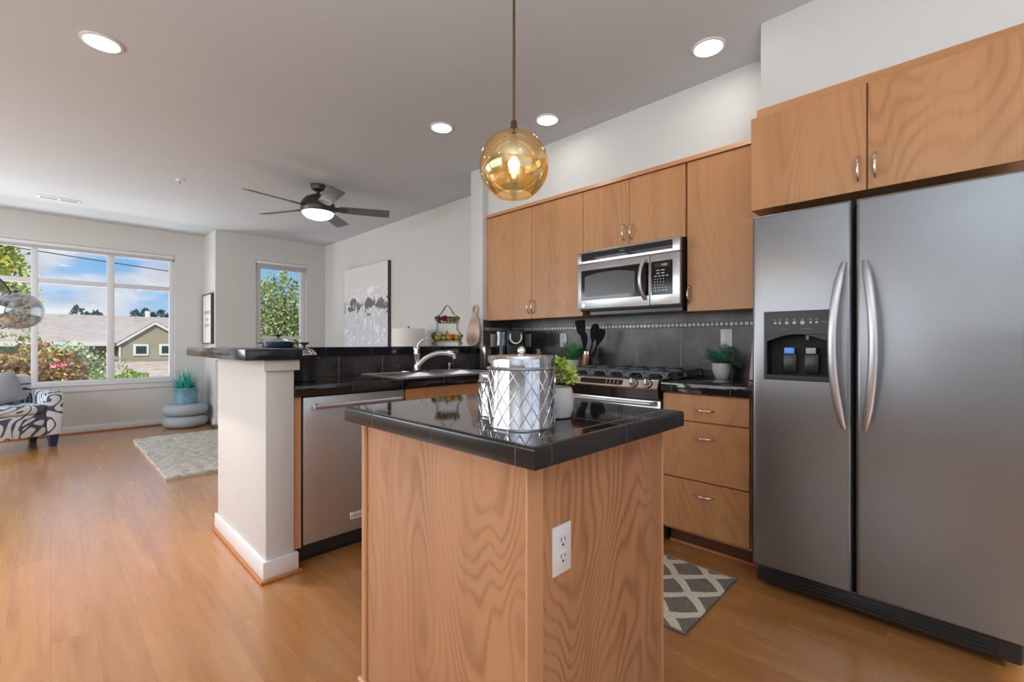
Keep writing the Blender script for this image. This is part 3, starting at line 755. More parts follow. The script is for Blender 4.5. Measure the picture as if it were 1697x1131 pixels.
# ------------------------------------------------------------------ upper cabinets
XU = 2.69
def upper(name, label, y0, y1, z0, z1, doors, x_face=XU, x_back=2.998, body_mat='birch_side', mat='birch', grp=None):
    root = thing(name, label, 'cabinet', ((x_face + x_back) / 2, (y0 + y1) / 2, z0), grp)
    bx(x_face + 0.021, x_back, y0 + 0.001, y1 - 0.001, z0 + 0.004, z1).build('body', body_mat, root)
    for (a, b_, hy, hz) in doors:
        d = bx(x_face, x_face + 0.019, a + 0.0015, b_ - 0.0015, z0, z1 - 0.002, bev=0.0015, seg=1).build('door', mat, root)
        if hy is not None: bow_handle(d, (x_face - 0.001, hy, hz), 0.105, 'Z')
    return root
upper('upper_cabinet', 'tall two-door wooden wall cabinet beside the painted wall end', 1.927, 2.955, 1.321, 2.216,
      [(1.927, 2.425, 2.402, 1.415), (2.425, 2.93, 2.448, 1.415)])
bx(XU + 0.004, XU + 0.03, 2.931, 2.958, 1.321, 2.216).build('filler_strip', 'birch_side', bpy.data.objects['upper_cabinet'])
upper('upper_cabinet', 'short two-door wooden wall cabinet directly above the microwave', 1.173, 1.927, 1.771, 2.216,
      [(1.173, 1.555, 1.535, 1.865), (1.555, 1.927, 1.590, 1.865)])
upper('upper_cabinet', 'single-door wooden wall cabinet between microwave and refrigerator', 0.714, 1.173, 1.317, 2.216,
      [(0.735, 1.165, 1.150, 1.420)])
c = MB().prism([(2.680, 2.219), (2.6995, 2.219), (2.6995, 2.249), (2.690, 2.249)], 'Y', 0.715, 2.958).build('crown_moulding', 'birch_side')
tag(c, 'thin wooden crown strip along top of the three upper wall cabinets', 'moulding')
upper('upper_cabinet', 'deep two-door wooden cabinet above the steel refrigerator', -0.19, 0.712, 1.762, 2.205,
      [(0.268, 0.711, 0.296, 1.853), (-0.187, 0.266, 0.240, 1.856)], x_face=2.36, mat='birch_top')
c = MB().prism([(2.372, 2.207), (2.392, 2.207), (2.392, 2.247), (2.382, 2.247)], 'Y', -0.19, 0.688).build('crown_moulding', 'birch_side')
tag(c, 'wooden crown strip on top of the cabinet over the refrigerator', 'moulding')

# ------------------------------------------------------------------ microwave
mw = thing('microwave', 'stainless over-range microwave with black keypad under the short cabinet', 'microwave', (2.8, 1.548, 1.335))
MX, MY0, MY1, MZ0, MZ1 = 2.62, 1.177, 1.921, 1.362, 1.765
bx(MX + 0.03, 2.99, MY0 + 0.003, MY1 - 0.003, MZ0 - 0.012, MZ1, bev=0.003).build('body', 'black_satin', mw)
bx(2.70, 2.99, MY0 + 0.02, MY1 - 0.05, MZ0 - 0.035, MZ0 - 0.012).build('underside_filter', 'black_plastic', mw)
yd = 1.372   # split between door and keypad
TOPZ = MZ1 - 0.088
b = MB(); b.box(MX, MX + 0.03, MY0, MY1, TOPZ + 0.002, MZ1, bev=0.004)
b.build('top_vent', 'steel_v', mw)
b = MB(); b.box(MX - 0.001, MX + 0.004, MY0 + 0.045, MY1 - 0.03, TOPZ + 0.020, MZ1 - 0.012, bev=0.002)
vb = b.build('vent_slot', 'black_gloss', mw)
b = MB()
for k in range(3): b.box(MX - 0.004, MX, MY0 + 0.05, MY1 - 0.035, TOPZ + 0.028 + k * 0.0165, TOPZ + 0.033 + k * 0.0165, bev=0.001, seg=1)
b.build('louver', 'black_satin', vb)
dr = bx(MX, MX + 0.03, yd, MY1, MZ0, TOPZ, bev=0.004).build('door', 'steel_v', mw)
b = MB(); b.box(MX - 0.002, MX + 0.004, yd + 0.004, MY1 - 0.030, MZ0 + 0.062, TOPZ - 0.045, bev=0.0018, seg=1)
gl_ = b.build('door_glass', 'black_gloss', dr)
pts = []
ya, yb2, za, zb = yd + 0.10, MY1 - 0.062, MZ0 + 0.088, TOPZ - 0.068
for k in range(11):
    t = k / 10; pts.append((ya + (yb2 - ya) * t, zb - 0.022 * (abs(2 * t - 1) ** 2.2)))
pts += [(yb2, za + 0.006), (yb2 - 0.01, za), (ya + 0.01, za), (ya, za + 0.006)]
MB().prism(pts, 'X', MX - 0.0035, MX - 0.001).build('viewing_window', 'window_mesh', dr)
hp, hr = [], []
for k in range(15):
    t = k / 14 * 2 - 1
    hp.append((MX - 0.004 - 0.05 * (1 - t * t) ** 0.8, yd + 0.028 + 0.012 * (1 - t * t), (MZ0 + 0.035 + TOPZ - 0.015) / 2 + t * 0.128)); hr.append(0.012)
MB().tube(hp, hr, 12, ry=0.009, up=(1, 0, 0)).build('handle', 'steel_handle', dr)
bd = MB().cyl((MX - 0.003, MY1 - 0.05, MZ0 + 0.028), (MX, MY1 - 0.05, MZ0 + 0.028), 0.012, n=24).build('badge', 'chrome', dr)
MB().tube([(MX - 0.0035, MY1 - 0.05 + 0.0075 * math.cos(a), MZ0 + 0.028 + 0.0075 * math.sin(a)) for a in [2 * PI * k / 16 for k in range(16)]], 0.0008, 5, closed=True).build('emblem_ring', 'mark_black', bd)
cp = bx(MX, MX + 0.03, MY0, yd - 0.002, MZ0, TOPZ, bev=0.004).build('control_side', 'steel_v', mw)
kp = bx(MX - 0.002, MX + 0.003, MY0 + 0.045, yd - 0.012, MZ0 + 0.062, TOPZ - 0.045, bev=0.0018, seg=1).build('keypad', 'black_gloss', mw)
b = MB(); yk0 = yd - 0.034; zk = TOPZ - 0.105
rows = [(2, 0.021, 0.036), (2, 0.021, 0.036), (4, 0.015, 0.022), (4, 0.006, 0.016), (4, 0.006, 0.016), (4, 0.006, 0.016), (4, 0.010, 0.020), (4, 0.014, 0.021)]
for i, (n, wd, st) in enumerate(rows):
    for k in range(n):
        yy = yk0 - (0.012 if n == 2 else 0) - k * st * (1.0 if n != 4 else 1.25) * (0.9)
        b.box(MX - 0.0028, MX - 0.0018, yy - wd, yy, zk - i * 0.0178, zk - i * 0.0178 + 0.0055)
b.build('key_marks', 'mark_white', kp)
bx(MX - 0.0026, MX - 0.0018, MY0 + 0.065, yd - 0.035, TOPZ - 0.083, TOPZ - 0.058).build('display', 'display_green', kp)
text_mesh('4:08', 0.021, 'clock_digits', 'mark_white', kp, face_negx(MX - 0.0030, MY0 + 0.098, TOPZ - 0.071))

# ------------------------------------------------------------------ refrigerator
fr = thing('refrigerator', 'stainless side by side refrigerator with water dispenser', 'refrigerator', (2.62, 0.255, 0))
FX, FZ0, FZ1 = 2.26, 0.117, 1.707
bx(2.345, 2.985, -0.155, 0.665, 0.03, 1.70, bev=0.004).build('body', 'black_satin', fr)
bx(2.335, 2.345, -0.15, 0.66, FZ0, 1.70).build('door_gasket', 'dark_gap', fr)
DY0, DY1, DZ0, DZ1 = 0.372, 0.624, 0.965, 1.268
d1 = MB().holed(FX, 2.335, 0.306, 0.675, FZ0, FZ1, DY0 + 0.004, DY1 - 0.004, DZ0 + 0.004, DZ1 - 0.004, bev=0.014).build('freezer_door', 'steel_fridge', fr)
d2 = MB(); d2.box(FX, 2.335, -0.168, 0.292, FZ0, FZ1)
es = [e for e in d2.bm.edges if all(abs(v.co.x - FX) < 1e-5 for v in e.verts)]
bmesh.ops.bevel(d2.bm, geom=es, offset=0.014, segments=4, affect='EDGES', profile=0.5)
d2 = d2.build('fridge_door', 'steel_fridge', fr)
def fridge_handle(door, ye, sgn):
    pts, rr = [], []
    for k in range(25):
        t = k / 24 * 2 - 1; q = (1 - t * t)
        pts.append((FX - 0.004 - 0.058 * q ** 0.75, ye + sgn * 0.032 * q, 1.119 + t * 0.335)); rr.append(0.010 + 0.006 * min(1, q * 2.5))
    MB().tube(pts, rr, 14, ry=0.011, up=(1, 0, 0)).build('handle', 'steel_handle', door)
fridge_handle(d1, 0.329, 1); fridge_handle(d2, 0.262, -1)
# dispenser
b = MB()
b.holed(FX - 0.006, FX + 0.012, DY0, DY1, DZ0, DZ1, DY0 + 0.012, DY1 - 0.012, DZ0 + 0.022, DZ1 - 0.105, bev=0.003)
fd = b.build('dispenser_frame', 'black_satin', d1)
# arched lower lip of the button panel
arch = [(DY0 + 0.012, DZ1 - 0.104)]
for k in range(13):
    t = k / 12; arch.append((DY0 + 0.012 + (DY1 - DY0 - 0.024) * t, DZ1 - 0.132 + 0.030 * math.sin(PI * t)))
arch.append((DY1 - 0.012, DZ1 - 0.104))
MB().prism(arch, 'X', FX - 0.006, FX + 0.006).build('dispenser_arch', 'black_satin', d1)
b = MB()
RX = FX + 0.10
b.box(RX, RX + 0.004, DY0 + 0.008, DY1 - 0.008, DZ0 + 0.012, DZ1 - 0.09)
b.box(FX + 0.005, RX, DY0 + 0.006, DY0 + 0.010, DZ0 + 0.012, DZ1 - 0.09); b.box(FX + 0.005, RX, DY1 - 0.010, DY1 - 0.006, DZ0 + 0.012, DZ1 - 0.09)
b.box(FX + 0.005, RX, DY0 + 0.008, DY1 - 0.008, DZ1 - 0.094, DZ1 - 0.09); b.box(FX + 0.005, RX, DY0 + 0.008, DY1 - 0.008, DZ0 + 0.010, DZ0 + 0.014)
b.build('dispenser_recess', 'black_gloss', d1)
for yy, mm in ((0.535, 'blue_led'), (0.452, 'grey_paddle')):
    p = bx(FX + 0.05, FX + 0.062, yy - 0.026, yy + 0.026, DZ0 + 0.03, DZ0 + 0.115, bev=0.004).build('dispenser_paddle', 'black_plastic', d1)
    bx(FX + 0.035, FX + 0.052, yy - 0.019, yy + 0.019, DZ0 + 0.116, DZ0 + 0.143, bev=0.004).build('paddle_light' if mm == 'blue_led' else 'paddle_tip', mm, d1)
MB().cyl((FX + 0.045, 0.465, DZ1 - 0.105), (FX + 0.045, 0.465, DZ1 - 0.125), 0.008, 0.006, n=16).build('water_spout', 'grey_paddle', d1)
for i, yy in enumerate((0.578, 0.560, 0.533, 0.504, 0.474, 0.444, 0.423)):
    r = (0.0055, 0.0055, 0.007, 0.007, 0.0085, 0.0055, 0.0055)[i]
    MB().cyl((FX - 0.008, yy, DZ1 - 0.052), (FX - 0.005, yy, DZ1 - 0.052), r, n=18).build('button', 'grey_paddle', d1)
for i, yy in enumerate((0.578, 0.560, 0.533, 0.504, 0.474, 0.444, 0.423)):
    MB().box(FX - 0.0066, FX - 0.0056, yy - 0.005, yy + 0.005, DZ1 - 0.040, DZ1 - 0.0362).build('button_label', 'mark_grey', d1)
bx(FX - 0.0066, FX - 0.0056, 0.384, 0.404, DZ1 - 0.053, DZ1 - 0.050).build('panel_marking', 'mark_grey', d1)
bx(FX - 0.0066, FX - 0.0056, 0.525, 0.560, DZ1 - 0.080, DZ1 - 0.0785).build('panel_marking', 'mark_grey', d1)
bx(FX - 0.0066, FX - 0.0056, 0.440, 0.480, DZ1 - 0.080, DZ1 - 0.0785).build('panel_marking', 'mark_grey', d1)
g = MB(); g.box(2.305, 2.345, -0.16, 0.668, 0.028, FZ0 - 0.006, bev=0.012)
for k in range(4): g.box(2.302, 2.308, -0.10, 0.60, 0.044 + k * 0.016, 0.051 + k * 0.016)
g.build('base_grille', 'black_plastic', fr)
for yy in (0.60, -0.10): MB().cyl((2.40, yy, 0), (2.40, yy, 0.03), 0.02, n=16).build('foot', 'black_plastic', fr)
for yy in (0.60, -0.10): MB().cyl((2.90, yy, 0), (2.90, yy, 0.03), 0.02, n=16).build('foot', 'black_plastic', fr)

# ------------------------------------------------------------------ drawer base cabinet
bc = thing('drawer_cabinet', 'wooden three-drawer base cabinet next to the steel refrigerator', 'cabinet', (2.7, 0.95, 0))
bx(2.421, 2.99, 0.723, 1.176, 0.10, 0.858).build('body', 'birch_side', bc)
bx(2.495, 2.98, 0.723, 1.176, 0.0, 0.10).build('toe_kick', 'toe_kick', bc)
bx(2.476, 2.495, 0.70, 1.176, 0.0, 0.019, bev=0.006).build('shoe_moulding', 'shoe_wood', bc)
for za, zb, hz in ((0.712, 0.853, 0.775), (0.399, 0.706, 0.629), (0.117, 0.392, 0.325)):
    d = bx(2.40, 2.419, 0.728, 1.174, za, zb, bev=0.0015, seg=1).build('drawer', 'birch', bc)
    bow_handle(d, (2.399, 0.946, hz), 0.10, 'Y')

# ------------------------------------------------------------------ range
rg = thing('range', 'stainless and black gas range with grates under the microwave', 'stove', (2.7, 1.555, 0))
RY0, RY1 = 1.186, 1.925
bx(2.43, 2.985, RY0, RY1, 0.02, 0.905, bev=0.003).build('body', 'black_satin', rg)
bx(2.40, 2.99, RY0 - 0.004, RY1 + 0.003, 0.905, 0.922, bev=0.004).build('cooktop', 'black_gloss', rg)
# bowed control panel
def bowx(y, d=0.022): t = (y - RY0) / (RY1 - RY0) * 2 - 1; return d * (1 - t * t)
b = MB(); rings = []
for k in range(15):
    y = RY0 + 0.003 + (RY1 - RY0 - 0.006) * k / 14; o = bowx(y)
    rings.append([b._v(p) for p in ((2.440, y, 0.922), (2.385 - o * .6, y, 0.9225), (2.376 - o, y, 0.917), (2.357 - o, y, 0.876), (2.362 - o, y, 0.868), (2.44, y, 0.868))])
b.skin(rings); pn = b.build('control_panel', 'champagne_metal', rg)
b = MB(); rings = []
for k in range(15):
    y = RY0 + 0.003 + (RY1 - RY0 - 0.006) * k / 14; o = bowx(y)
    rings.append([b._v(p) for p in ((2.44, y, 0.868), (2.364 - o, y, 0.868), (2.372 - o, y, 0.812), (2.44, y, 0.806))])
b.skin(rings); b.build('panel_apron', 'black_gloss', rg)
def on_panel(y, t, lift=0.0):   # point on the sloped panel face, t 0 at bottom, 1 at top
    o = bowx(y); x = 2.357 - o + 0.019 * t; z = 0.876 + 0.041 * t
    n = Vector((-0.041, 0, 0.019)).normalized() * lift
    return Vector((x, y, z)) + n
b = MB(); ys = [1.40 + 0.30 * k / 10 for k in range(11)]
top, bot = [], []
rings = []
for y in ys:
    e = min(1, (y - 1.40) / 0.02, (1.70 - y) / 0.02); e = 0.86 + 0.14 * e
    rings.append([b._v(on_panel(y, 0.5 - 0.38 * e, -0.001)), b._v(on_panel(y, 0.5 - 0.38 * e, 0.0015)), b._v(on_panel(y, 0.5 + 0.38 * e, 0.0015)), b._v(on_panel(y, 0.5 + 0.38 * e, -0.001))])
b.skin(rings); dsp = b.build('display', 'black_gloss', pn)
b = MB()
for i in range(4):
    for j in range(3):
        y = 1.43 + i * 0.026; c = on_panel(y, 0.3 + 0.2 * j, 0.002)
        b.cyl(c, c + Vector((-0.0008, 0, 0.0004)), 0.004, n=10)
b.build('display_marks', 'mark_grey', dsp)
for y in (1.332, 1.248, 1.86, 1.78):
    c = on_panel(y, 0.5, 0.0); nn = Vector((-0.041, 0, 0.019)).normalized()
    k = MB().cyl(c, c + nn * 0.006, 0.024, 0.023, n=28).cyl(c + nn * 0.006, c + nn * 0.016, 0.019, 0.015, n=28).build('knob', 'chrome', pn)
    MB().tube([c + nn * 0.0005 + Vector((0, math.cos(a_), 0)) * 0.027 + Vector((0.019, 0, 0.041)).normalized() * 0.027 * math.sin(a_) for a_ in [2 * PI * q_ / 20 for q_ in range(20)]], 0.0018, 6, closed=True).build('knob_ring', 'black_plastic', pn)
    g = MB(); up = Vector((0.019, 0, 0.041)).normalized()
    g.tube([c + nn * 0.018 - up * 0.018, c + nn * 0.030 - up * 0.006, c + nn * 0.034 + up * 0.012, c + nn * 0.020 + up * 0.018], [0.005, 0.008, 0.008, 0.005], 8).build('knob_grip', 'chrome', k)
od = bx(2.40, 2.43, RY0 + 0.004, RY1 - 0.004, 0.20, 0.80, bev=0.004).build('oven_door', 'steel_v', rg)
bx(2.397, 2.402, RY0 + 0.10, RY1 - 0.10, 0.33, 0.66, bev=0.002).build('oven_window', 'black_gloss', od)
MB().tube([(2.40, RY0 + 0.03, 0.785), (2.352, RY0 + 0.035, 0.787)] + [(2.345 - bowx(RY0 + 0.04 + k * 0.0659, 0.016), RY0 + 0.04 + k * 0.0659, 0.787) for k in range(11)] + [(2.352, RY1 - 0.035, 0.787), (2.40, RY1 - 0.03, 0.785)], 0.011, 12).build('handle', 'steel_handle', od)
bx(2.405, 2.43, RY0 + 0.004, RY1 - 0.004, 0.05, 0.19, bev=0.004).build('warming_drawer', 'steel_v', rg)
for yc in (1.30, 1.555, 1.81):
    g = MB()
    y0, y1, x0, x1, zt = yc - 0.122, yc + 0.122, 2.435, 2.955, 0.957
    def bar(p, q, r=0.008): g.tube([p, q], r, 8)
    for yy in (y0, yc, y1):
        g.tube([(x0, yy, 0.924), (x0 + 0.008, yy, 0.945), (x0 + 0.03, yy, zt), (x1 - 0.03, yy, zt), (x1 - 0.008, yy, 0.945), (x1, yy, 0.924)], 0.0085, 8)
    for xx in (x0 + 0.03, (x0 + x1) / 2, x1 - 0.03):
        g.tube([(xx, y0 - 0.004, 0.924), (xx, y0 + 0.006, zt - 0.006), (xx, y0 + 0.03, zt), (xx, y1 - 0.03, zt), (xx, y1 - 0.006, zt - 0.006), (xx, y1 + 0.004, 0.924)], 0.0085, 8)
    # arched front guard
    for ya, yb2 in ((y0 + 0.01, yc - 0.012), (yc + 0.012, y1 - 0.01)):
        g.tube([(x0 + 0.004, ya, 0.924), (x0 + 0.004, ya + 0.004, 0.943), (x0 + 0.006, ya + 0.022, 0.955), (x0 + 0.006, yb2 - 0.022, 0.955), (x0 + 0.004, yb2 - 0.004, 0.943), (x0 + 0.004, yb2, 0.924)], 0.008, 8)
    g.build('grate', 'cast_iron', rg)
for xx, yy in ((2.56, 1.30), (2.83, 1.30), (2.56, 1.81), (2.83, 1.81), (2.70, 1.555)):
    MB().cyl((xx, yy, 0.921), (xx, yy, 0.935), 0.045, 0.042, n=24).cyl((xx, yy, 0.935), (xx, yy, 0.943), 0.032, 0.03, n=24).build('burner', 'black_satin', rg)

# ------------------------------------------------------------------ peninsula cabinets, dishwasher
pe = bx(0.848, 0.882, 2.352, 2.94, 0.10, 0.858).build('end_panel', 'birch_plain')
pe.name = 'filler_panel'; tag(pe, 'narrow orange wood filler panel between half wall and dishwasher', 'panel')
dw = thing('dishwasher', 'stainless dishwasher with bar handle in the peninsula', 'dishwasher', (1.18, 2.6, 0))
bx(0.888, 1.478, 2.40, 2.93, 0.03, 0.855).build('body', 'black_satin', dw)
dd = bx(0.892, 1.474, 2.348, 2.385, 0.107, 0.853, bev=0.004).build('door', 'steel_dw', dw)
bx(0.892, 1.474, 2.42, 2.44, 0.0, 0.105).build('toe_panel', 'black_plastic', dw)
hd = MB().tube([(0.935, 2.303, 0.806), (1.43, 2.303, 0.806)], 0.011, 14).build('handle', 'steel_handle', dd)
for xx in (0.955, 1.41):
    MB().tube([(xx, 2.349, 0.806), (xx, 2.303, 0.806)], [0.016, 0.010], 12).build('handle_post', 'chrome', dd)
for xx in (0.935, 1.43): MB().cyl((xx - 0.006, 2.303, 0.806), (xx + 0.006, 2.303, 0.806), 0.0135, n=16).build('handle_cap', 'chrome', dd)
bp_ = bx(1.138, 1.250, 2.345, 2.349, 0.168, 0.208, bev=0.0015, seg=1).build('badge', 'chrome', dd)
bx(1.142, 1.246, 2.3442, 2.3455, 0.1715, 0.2045).build('badge_plate', 'white_plastic', dd)
text_mesh('KitchenAid', 0.0185, 'badge_lettering', 'mark_black', dd, face_negy(1.194, 2.3440, 0.188))
sk = thing('sink_cabinet', 'wooden sink base cabinet right of the dishwasher', 'cabinet', (1.77, 2.6, 0))
bx(1.484, 2.32, 2.372, 2.93, 0.10, 0.70).build('body', 'birch_side', sk)
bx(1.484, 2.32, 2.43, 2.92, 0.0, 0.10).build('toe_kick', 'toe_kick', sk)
bx(1.486, 2.318, 2.352, 2.371, 0.712, 0.853, bev=0.0015, seg=1).build('drawer_front', 'birch', sk)
for a, b_ in ((1.486, 1.901), (1.903, 2.318)):
    d = bx(a, b_, 2.352, 2.371, 0.115, 0.706, bev=0.0015, seg=1).build('door', 'birch', sk)
    bow_handle(d, (1.902 + (-0.025 if a < 1.6 else 0.025), 2.351, 0.60), 0.105, 'Z', out=(0, -1, 0))
cc = thing('corner_cabinet', 'wooden corner base cabinet between sink cabinet and range', 'cabinet', (2.6, 2.5, 0))
bx(2.324, 2.99, 2.372, 2.93, 0.10, 0.855).build('body', 'birch_side', cc)
bx(2.421, 2.99, 1.934, 2.372, 0.10, 0.855).build('side_body', 'birch_side', cc)
bx(2.322, 2.419, 2.352, 2.371, 0.115, 0.853, bev=0.0015, seg=1).build('corner_filler', 'birch', cc)
bx(2.40, 2.419, 1.936, 2.35, 0.115, 0.853, bev=0.0015, seg=1).build('door', 'birch', cc)
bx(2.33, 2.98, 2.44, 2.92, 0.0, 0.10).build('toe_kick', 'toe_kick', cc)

# ------------------------------------------------------------------ sink, faucet
sn = thing('kitchen_sink', 'double bowl stainless drop-in sink in the black tiled counter', 'sink', (1.885, 2.63, 0.914))
SX0, SX1, SY0, SY1 = 1.475, 2.30, 2.395, 2.875
b = MB()
holes = [(SX0 + 0.035, 1.872, SY0 + 0.04, SY1 - 0.085), (1.898, SX1 - 0.035, SY0 + 0.04, SY1 - 0.085)]
deck(b, SX0, SX1, SY0, SY1, holes, 0.9142, 0.9172)
for q0, q1 in (((SX0, SY0), (SX1, SY0)), ((SX1, SY0), (SX1, SY1)), ((SX1, SY1), (SX0, SY1)), ((SX0, SY1), (SX0, SY0))): b.tube([(*q0, 0.9165), (*q1, 0.9165)], 0.0032, 8)
b.build('rim', 'steel_sink', sn)
for h in holes:
    b = MB(); r0 = [(h[0], h[2]), (h[1], h[2]), (h[1], h[3]), (h[0], h[3])]
    A = [b._v((*p, 0.9165)) for p in r0]; B = [b._v((p[0] + (0.02 if i in (0, 3) else -0.02), p[1] + (0.02 if i < 2 else -0.02), 0.75)) for i, p in enumerate(r0)]
    for k in range(4): b._face((A[k], B[k], B[(k + 1) % 4], A[(k + 1) % 4]))
    b._face(B)
    b.build('bowl', 'steel_bowl', sn)
fc = thing('faucet', 'chrome single lever kitchen faucet with arched spout behind the sink', 'faucet', (1.885, 2.835, 0.92))
b = MB(); b.lathe([(0.13, 0.0), (0.128, 0.006), (0.05, 0.011), (0.032, 0.012)], (1.885, 2.835, 0.92), 32, sy=0.24)
b.build('base_plate', 'chrome', fc)
b = MB(); b.lathe([(0.030, 0.008), (0.026, 0.02), (0.022, 0.06), (0.022, 0.11), (0.026, 0.118), (0.026, 0.135), (0.023, 0.142), (0.027, 0.16), (0.022, 0.178), (0.010, 0.188)], (1.885, 2.835, 0.92), 24)
b.build('body', 'chrome', fc)
b = MB(); pts = []; rr = []
P0, P1, P2, P3 = Vector((1.885, 2.83, 0.955)), Vector((1.93, 2.785, 1.04)), Vector((2.0, 2.73, 1.075)), Vector((2.085, 2.655, 1.045))
for k in range(15):
    t = k / 14; pts.append(P0 * (1 - t) ** 3 + 3 * P1 * t * (1 - t) ** 2 + 3 * P2 * t * t * (1 - t) + P3 * t ** 3); rr.append(0.016 + 0.005 * abs(t - 0.4) if t < 0.8 else 0.018 + 0.012 * (t - 0.8) * 5 * 0.5)
b.tube(pts, rr, 14); b.build('spout', 'chrome', fc)
MB().cyl((2.087, 2.653, 1.05), (2.092, 2.649, 1.012), 0.021, 0.019, n=18).build('spray_head', 'chrome', fc)
MB().tube([(1.888, 2.833, 1.10), (1.90, 2.825, 1.13), (1.925, 2.81, 1.155), (1.955, 2.79, 1.168)], [0.014, 0.010, 0.007, 0.0045], 10).build('lever', 'chrome', fc)
sd = thing('soap_dispenser', 'small chrome soap pump standing on the sink rim', 'soap dispenser', (2.185, 2.835, 0.92))
MB().lathe([(0.017, 0), (0.015, 0.006), (0.010, 0.008), (0.010, 0.034), (0.014, 0.036), (0.014, 0.052), (0.012, 0.054)], (2.185, 2.835, 0.92), 20).build('pump_body', 'chrome', sd)
MB().tube([(2.185, 2.835, 0.966), (2.185, 2.80, 0.968)], 0.005, 8).build('nozzle', 'chrome', sd)

# ------------------------------------------------------------------ kitchen island
IX0, IX1, IY0, IY1 = 0.727, 1.369, 0.668, 1.413
il = thing('kitchen_island', 'freestanding wooden kitchen island with white outlet on its side', 'island', ((IX0 + IX1) / 2, (IY0 + IY1) / 2, 0))
bx(IX0 + 0.012, IX1 - 0.012, IY0 + 0.008, IY1 - 0.01, 0.01, 0.868).build('carcass', 'birch_side', il)
bx(IX0 + 0.006, IX0 + 0.014, IY0 + 0.002, IY1 - 0.028, 0.0, 0.868).build('panel', 'birch_wide', il)
bx(IX0 + 0.054, IX1 - 0.012, IY0 + 0.003, IY0 + 0.012, 0.0, 0.868).build('panel', 'birch_wide', il)
bx(IX0, IX0 + 0.054, IY0, IY0 + 0.006, 0.0, 0.868, bev=0.001, seg=1).build('corner_trim', 'birch_plain', il)
bx(IX1 - 0.012, IX1, IY0, IY0 + 0.02, 0.0, 0.868, bev=0.001, seg=1).build('corner_trim', 'birch_plain', il)
MB().cyl((IX0 + 0.006, IY1 - 0.012, 0.0), (IX0 + 0.006, IY1 - 0.012, 0.868), 0.012, n=14).build('corner_trim', 'birch_plain', il)
bx(IX1 - 0.012, IX1, IY0 + 0.02, IY1, 0.1, 0.868).build('back_panel', 'birch', il)
b = MB(); b.tube([(IX0 - 0.001, IY0 - 0.0, 0.009), (IX0 - 0.001, IY1 + 0.012, 0.009)], 0.0095, 12); b.build('shoe_moulding', 'birch_plain', il)
# outlet in the island side
def outlet(parent, c, facing, plate='white_plastic'):
    x, y, z = c
    def B(a0, a1, h0, h1, d0, d1, bev=0.0):
        if facing == 'y': return bx(x + a0, x + a1, y - d1, y - d0, z + h0, z + h1, bev=bev, seg=2)
        return bx(x - d1, x - d0, y + a0, y + a1, z + h0, z + h1, bev=bev, seg=2)
    B(-0.035, 0.035, -0.0575, 0.0575, 0, 0.005, 0.0018).build('cover_plate', plate, parent)
    for dz in (0.0195, -0.0195):
        rc = B(-0.0165, 0.0165, dz - 0.0145, dz + 0.0145, 0.004, 0.0072, 0.0015).build('receptacle', plate, parent)
        b = MB()
        for a0, a1, h0, h1 in ((-0.008, -0.006, 0.000, 0.009), (0.006, 0.008, 0.001, 0.008), (-0.0025, 0.0025, -0.010, -0.005)):
            if facing == 'y': b.box(x + a0, x + a1, y - 0.0076, y - 0.006, z + dz + h0, z + dz + h1)
            else: b.box(x - 0.0076, x - 0.006, y + a0, y + a1, z + dz + h0, z + dz + h1)
        b.build('slot', 'slot_dark', rc)
    B(-0.002, 0.002, -0.002, 0.002, 0.004, 0.0062).build('screw', 'mark_grey', parent)
ou = bx(0.8125, 0.882, IY0 - 0.002, IY0 + 0.003, 0.585, 0.70, bev=0.0018).build('outlet', 'white_plastic', il)
for dz in (0.0195, -0.0195):
    zc = 0.6425 + dz
    bx(0.8307, 0.8637, IY0 - 0.0042, IY0 - 0.001, zc - 0.0145, zc + 0.0145, bev=0.0015).build('receptacle', 'white_plastic', ou)
b = MB()
for dz in (0.0195, -0.0195):
    for a0, a1, h0, h1 in ((-0.008, -0.0055, 0.000, 0.010), (0.0055, 0.008, 0.001, 0.009), (-0.003, 0.003, -0.0105, -0.005)):
        b.box(0.8472 + a0, 0.8472 + a1, IY0 - 0.0046, IY0 - 0.003, 0.6425 + dz + h0, 0.6425 + dz + h1)
b.build('outlet_slots', 'slot_dark', ou)
it = thing('island_countertop', 'square glossy black tiled countertop of the kitchen island', 'countertop', (1.038, 1.03, 0.869))
b = MB(); b.box(0.699, 1.377, 0.623, 1.446, 0.872, 0.9165); b.build('tile_surface', 'tile_island', it)
b = MB()
for a in ((0.687, 0.699, 0.611, 1.458), (1.377, 1.389, 0.611, 1.458), (0.699, 1.377, 0.611, 0.623), (0.699, 1.377, 1.446, 1.458)): b.box(*a, 0.870, 0.9165)
es = [e for e in b.bm.edges if all(v.co.z > 0.916 for v in e.verts) and (all(abs(v.co.x - 0.687) < 1e-4 for v in e.verts) or all(abs(v.co.x - 1.389) < 1e-4 for v in e.verts) or all(abs(v.co.y - 0.611) < 1e-4 for v in e.verts) or all(abs(v.co.y - 1.458) < 1e-4 for v in e.verts))]
bmesh.ops.bevel(b.bm, geom=es, offset=0.008, segments=4, affect='EDGES', profile=0.5)
b.build('edge_tile', 'tile_edge', it)

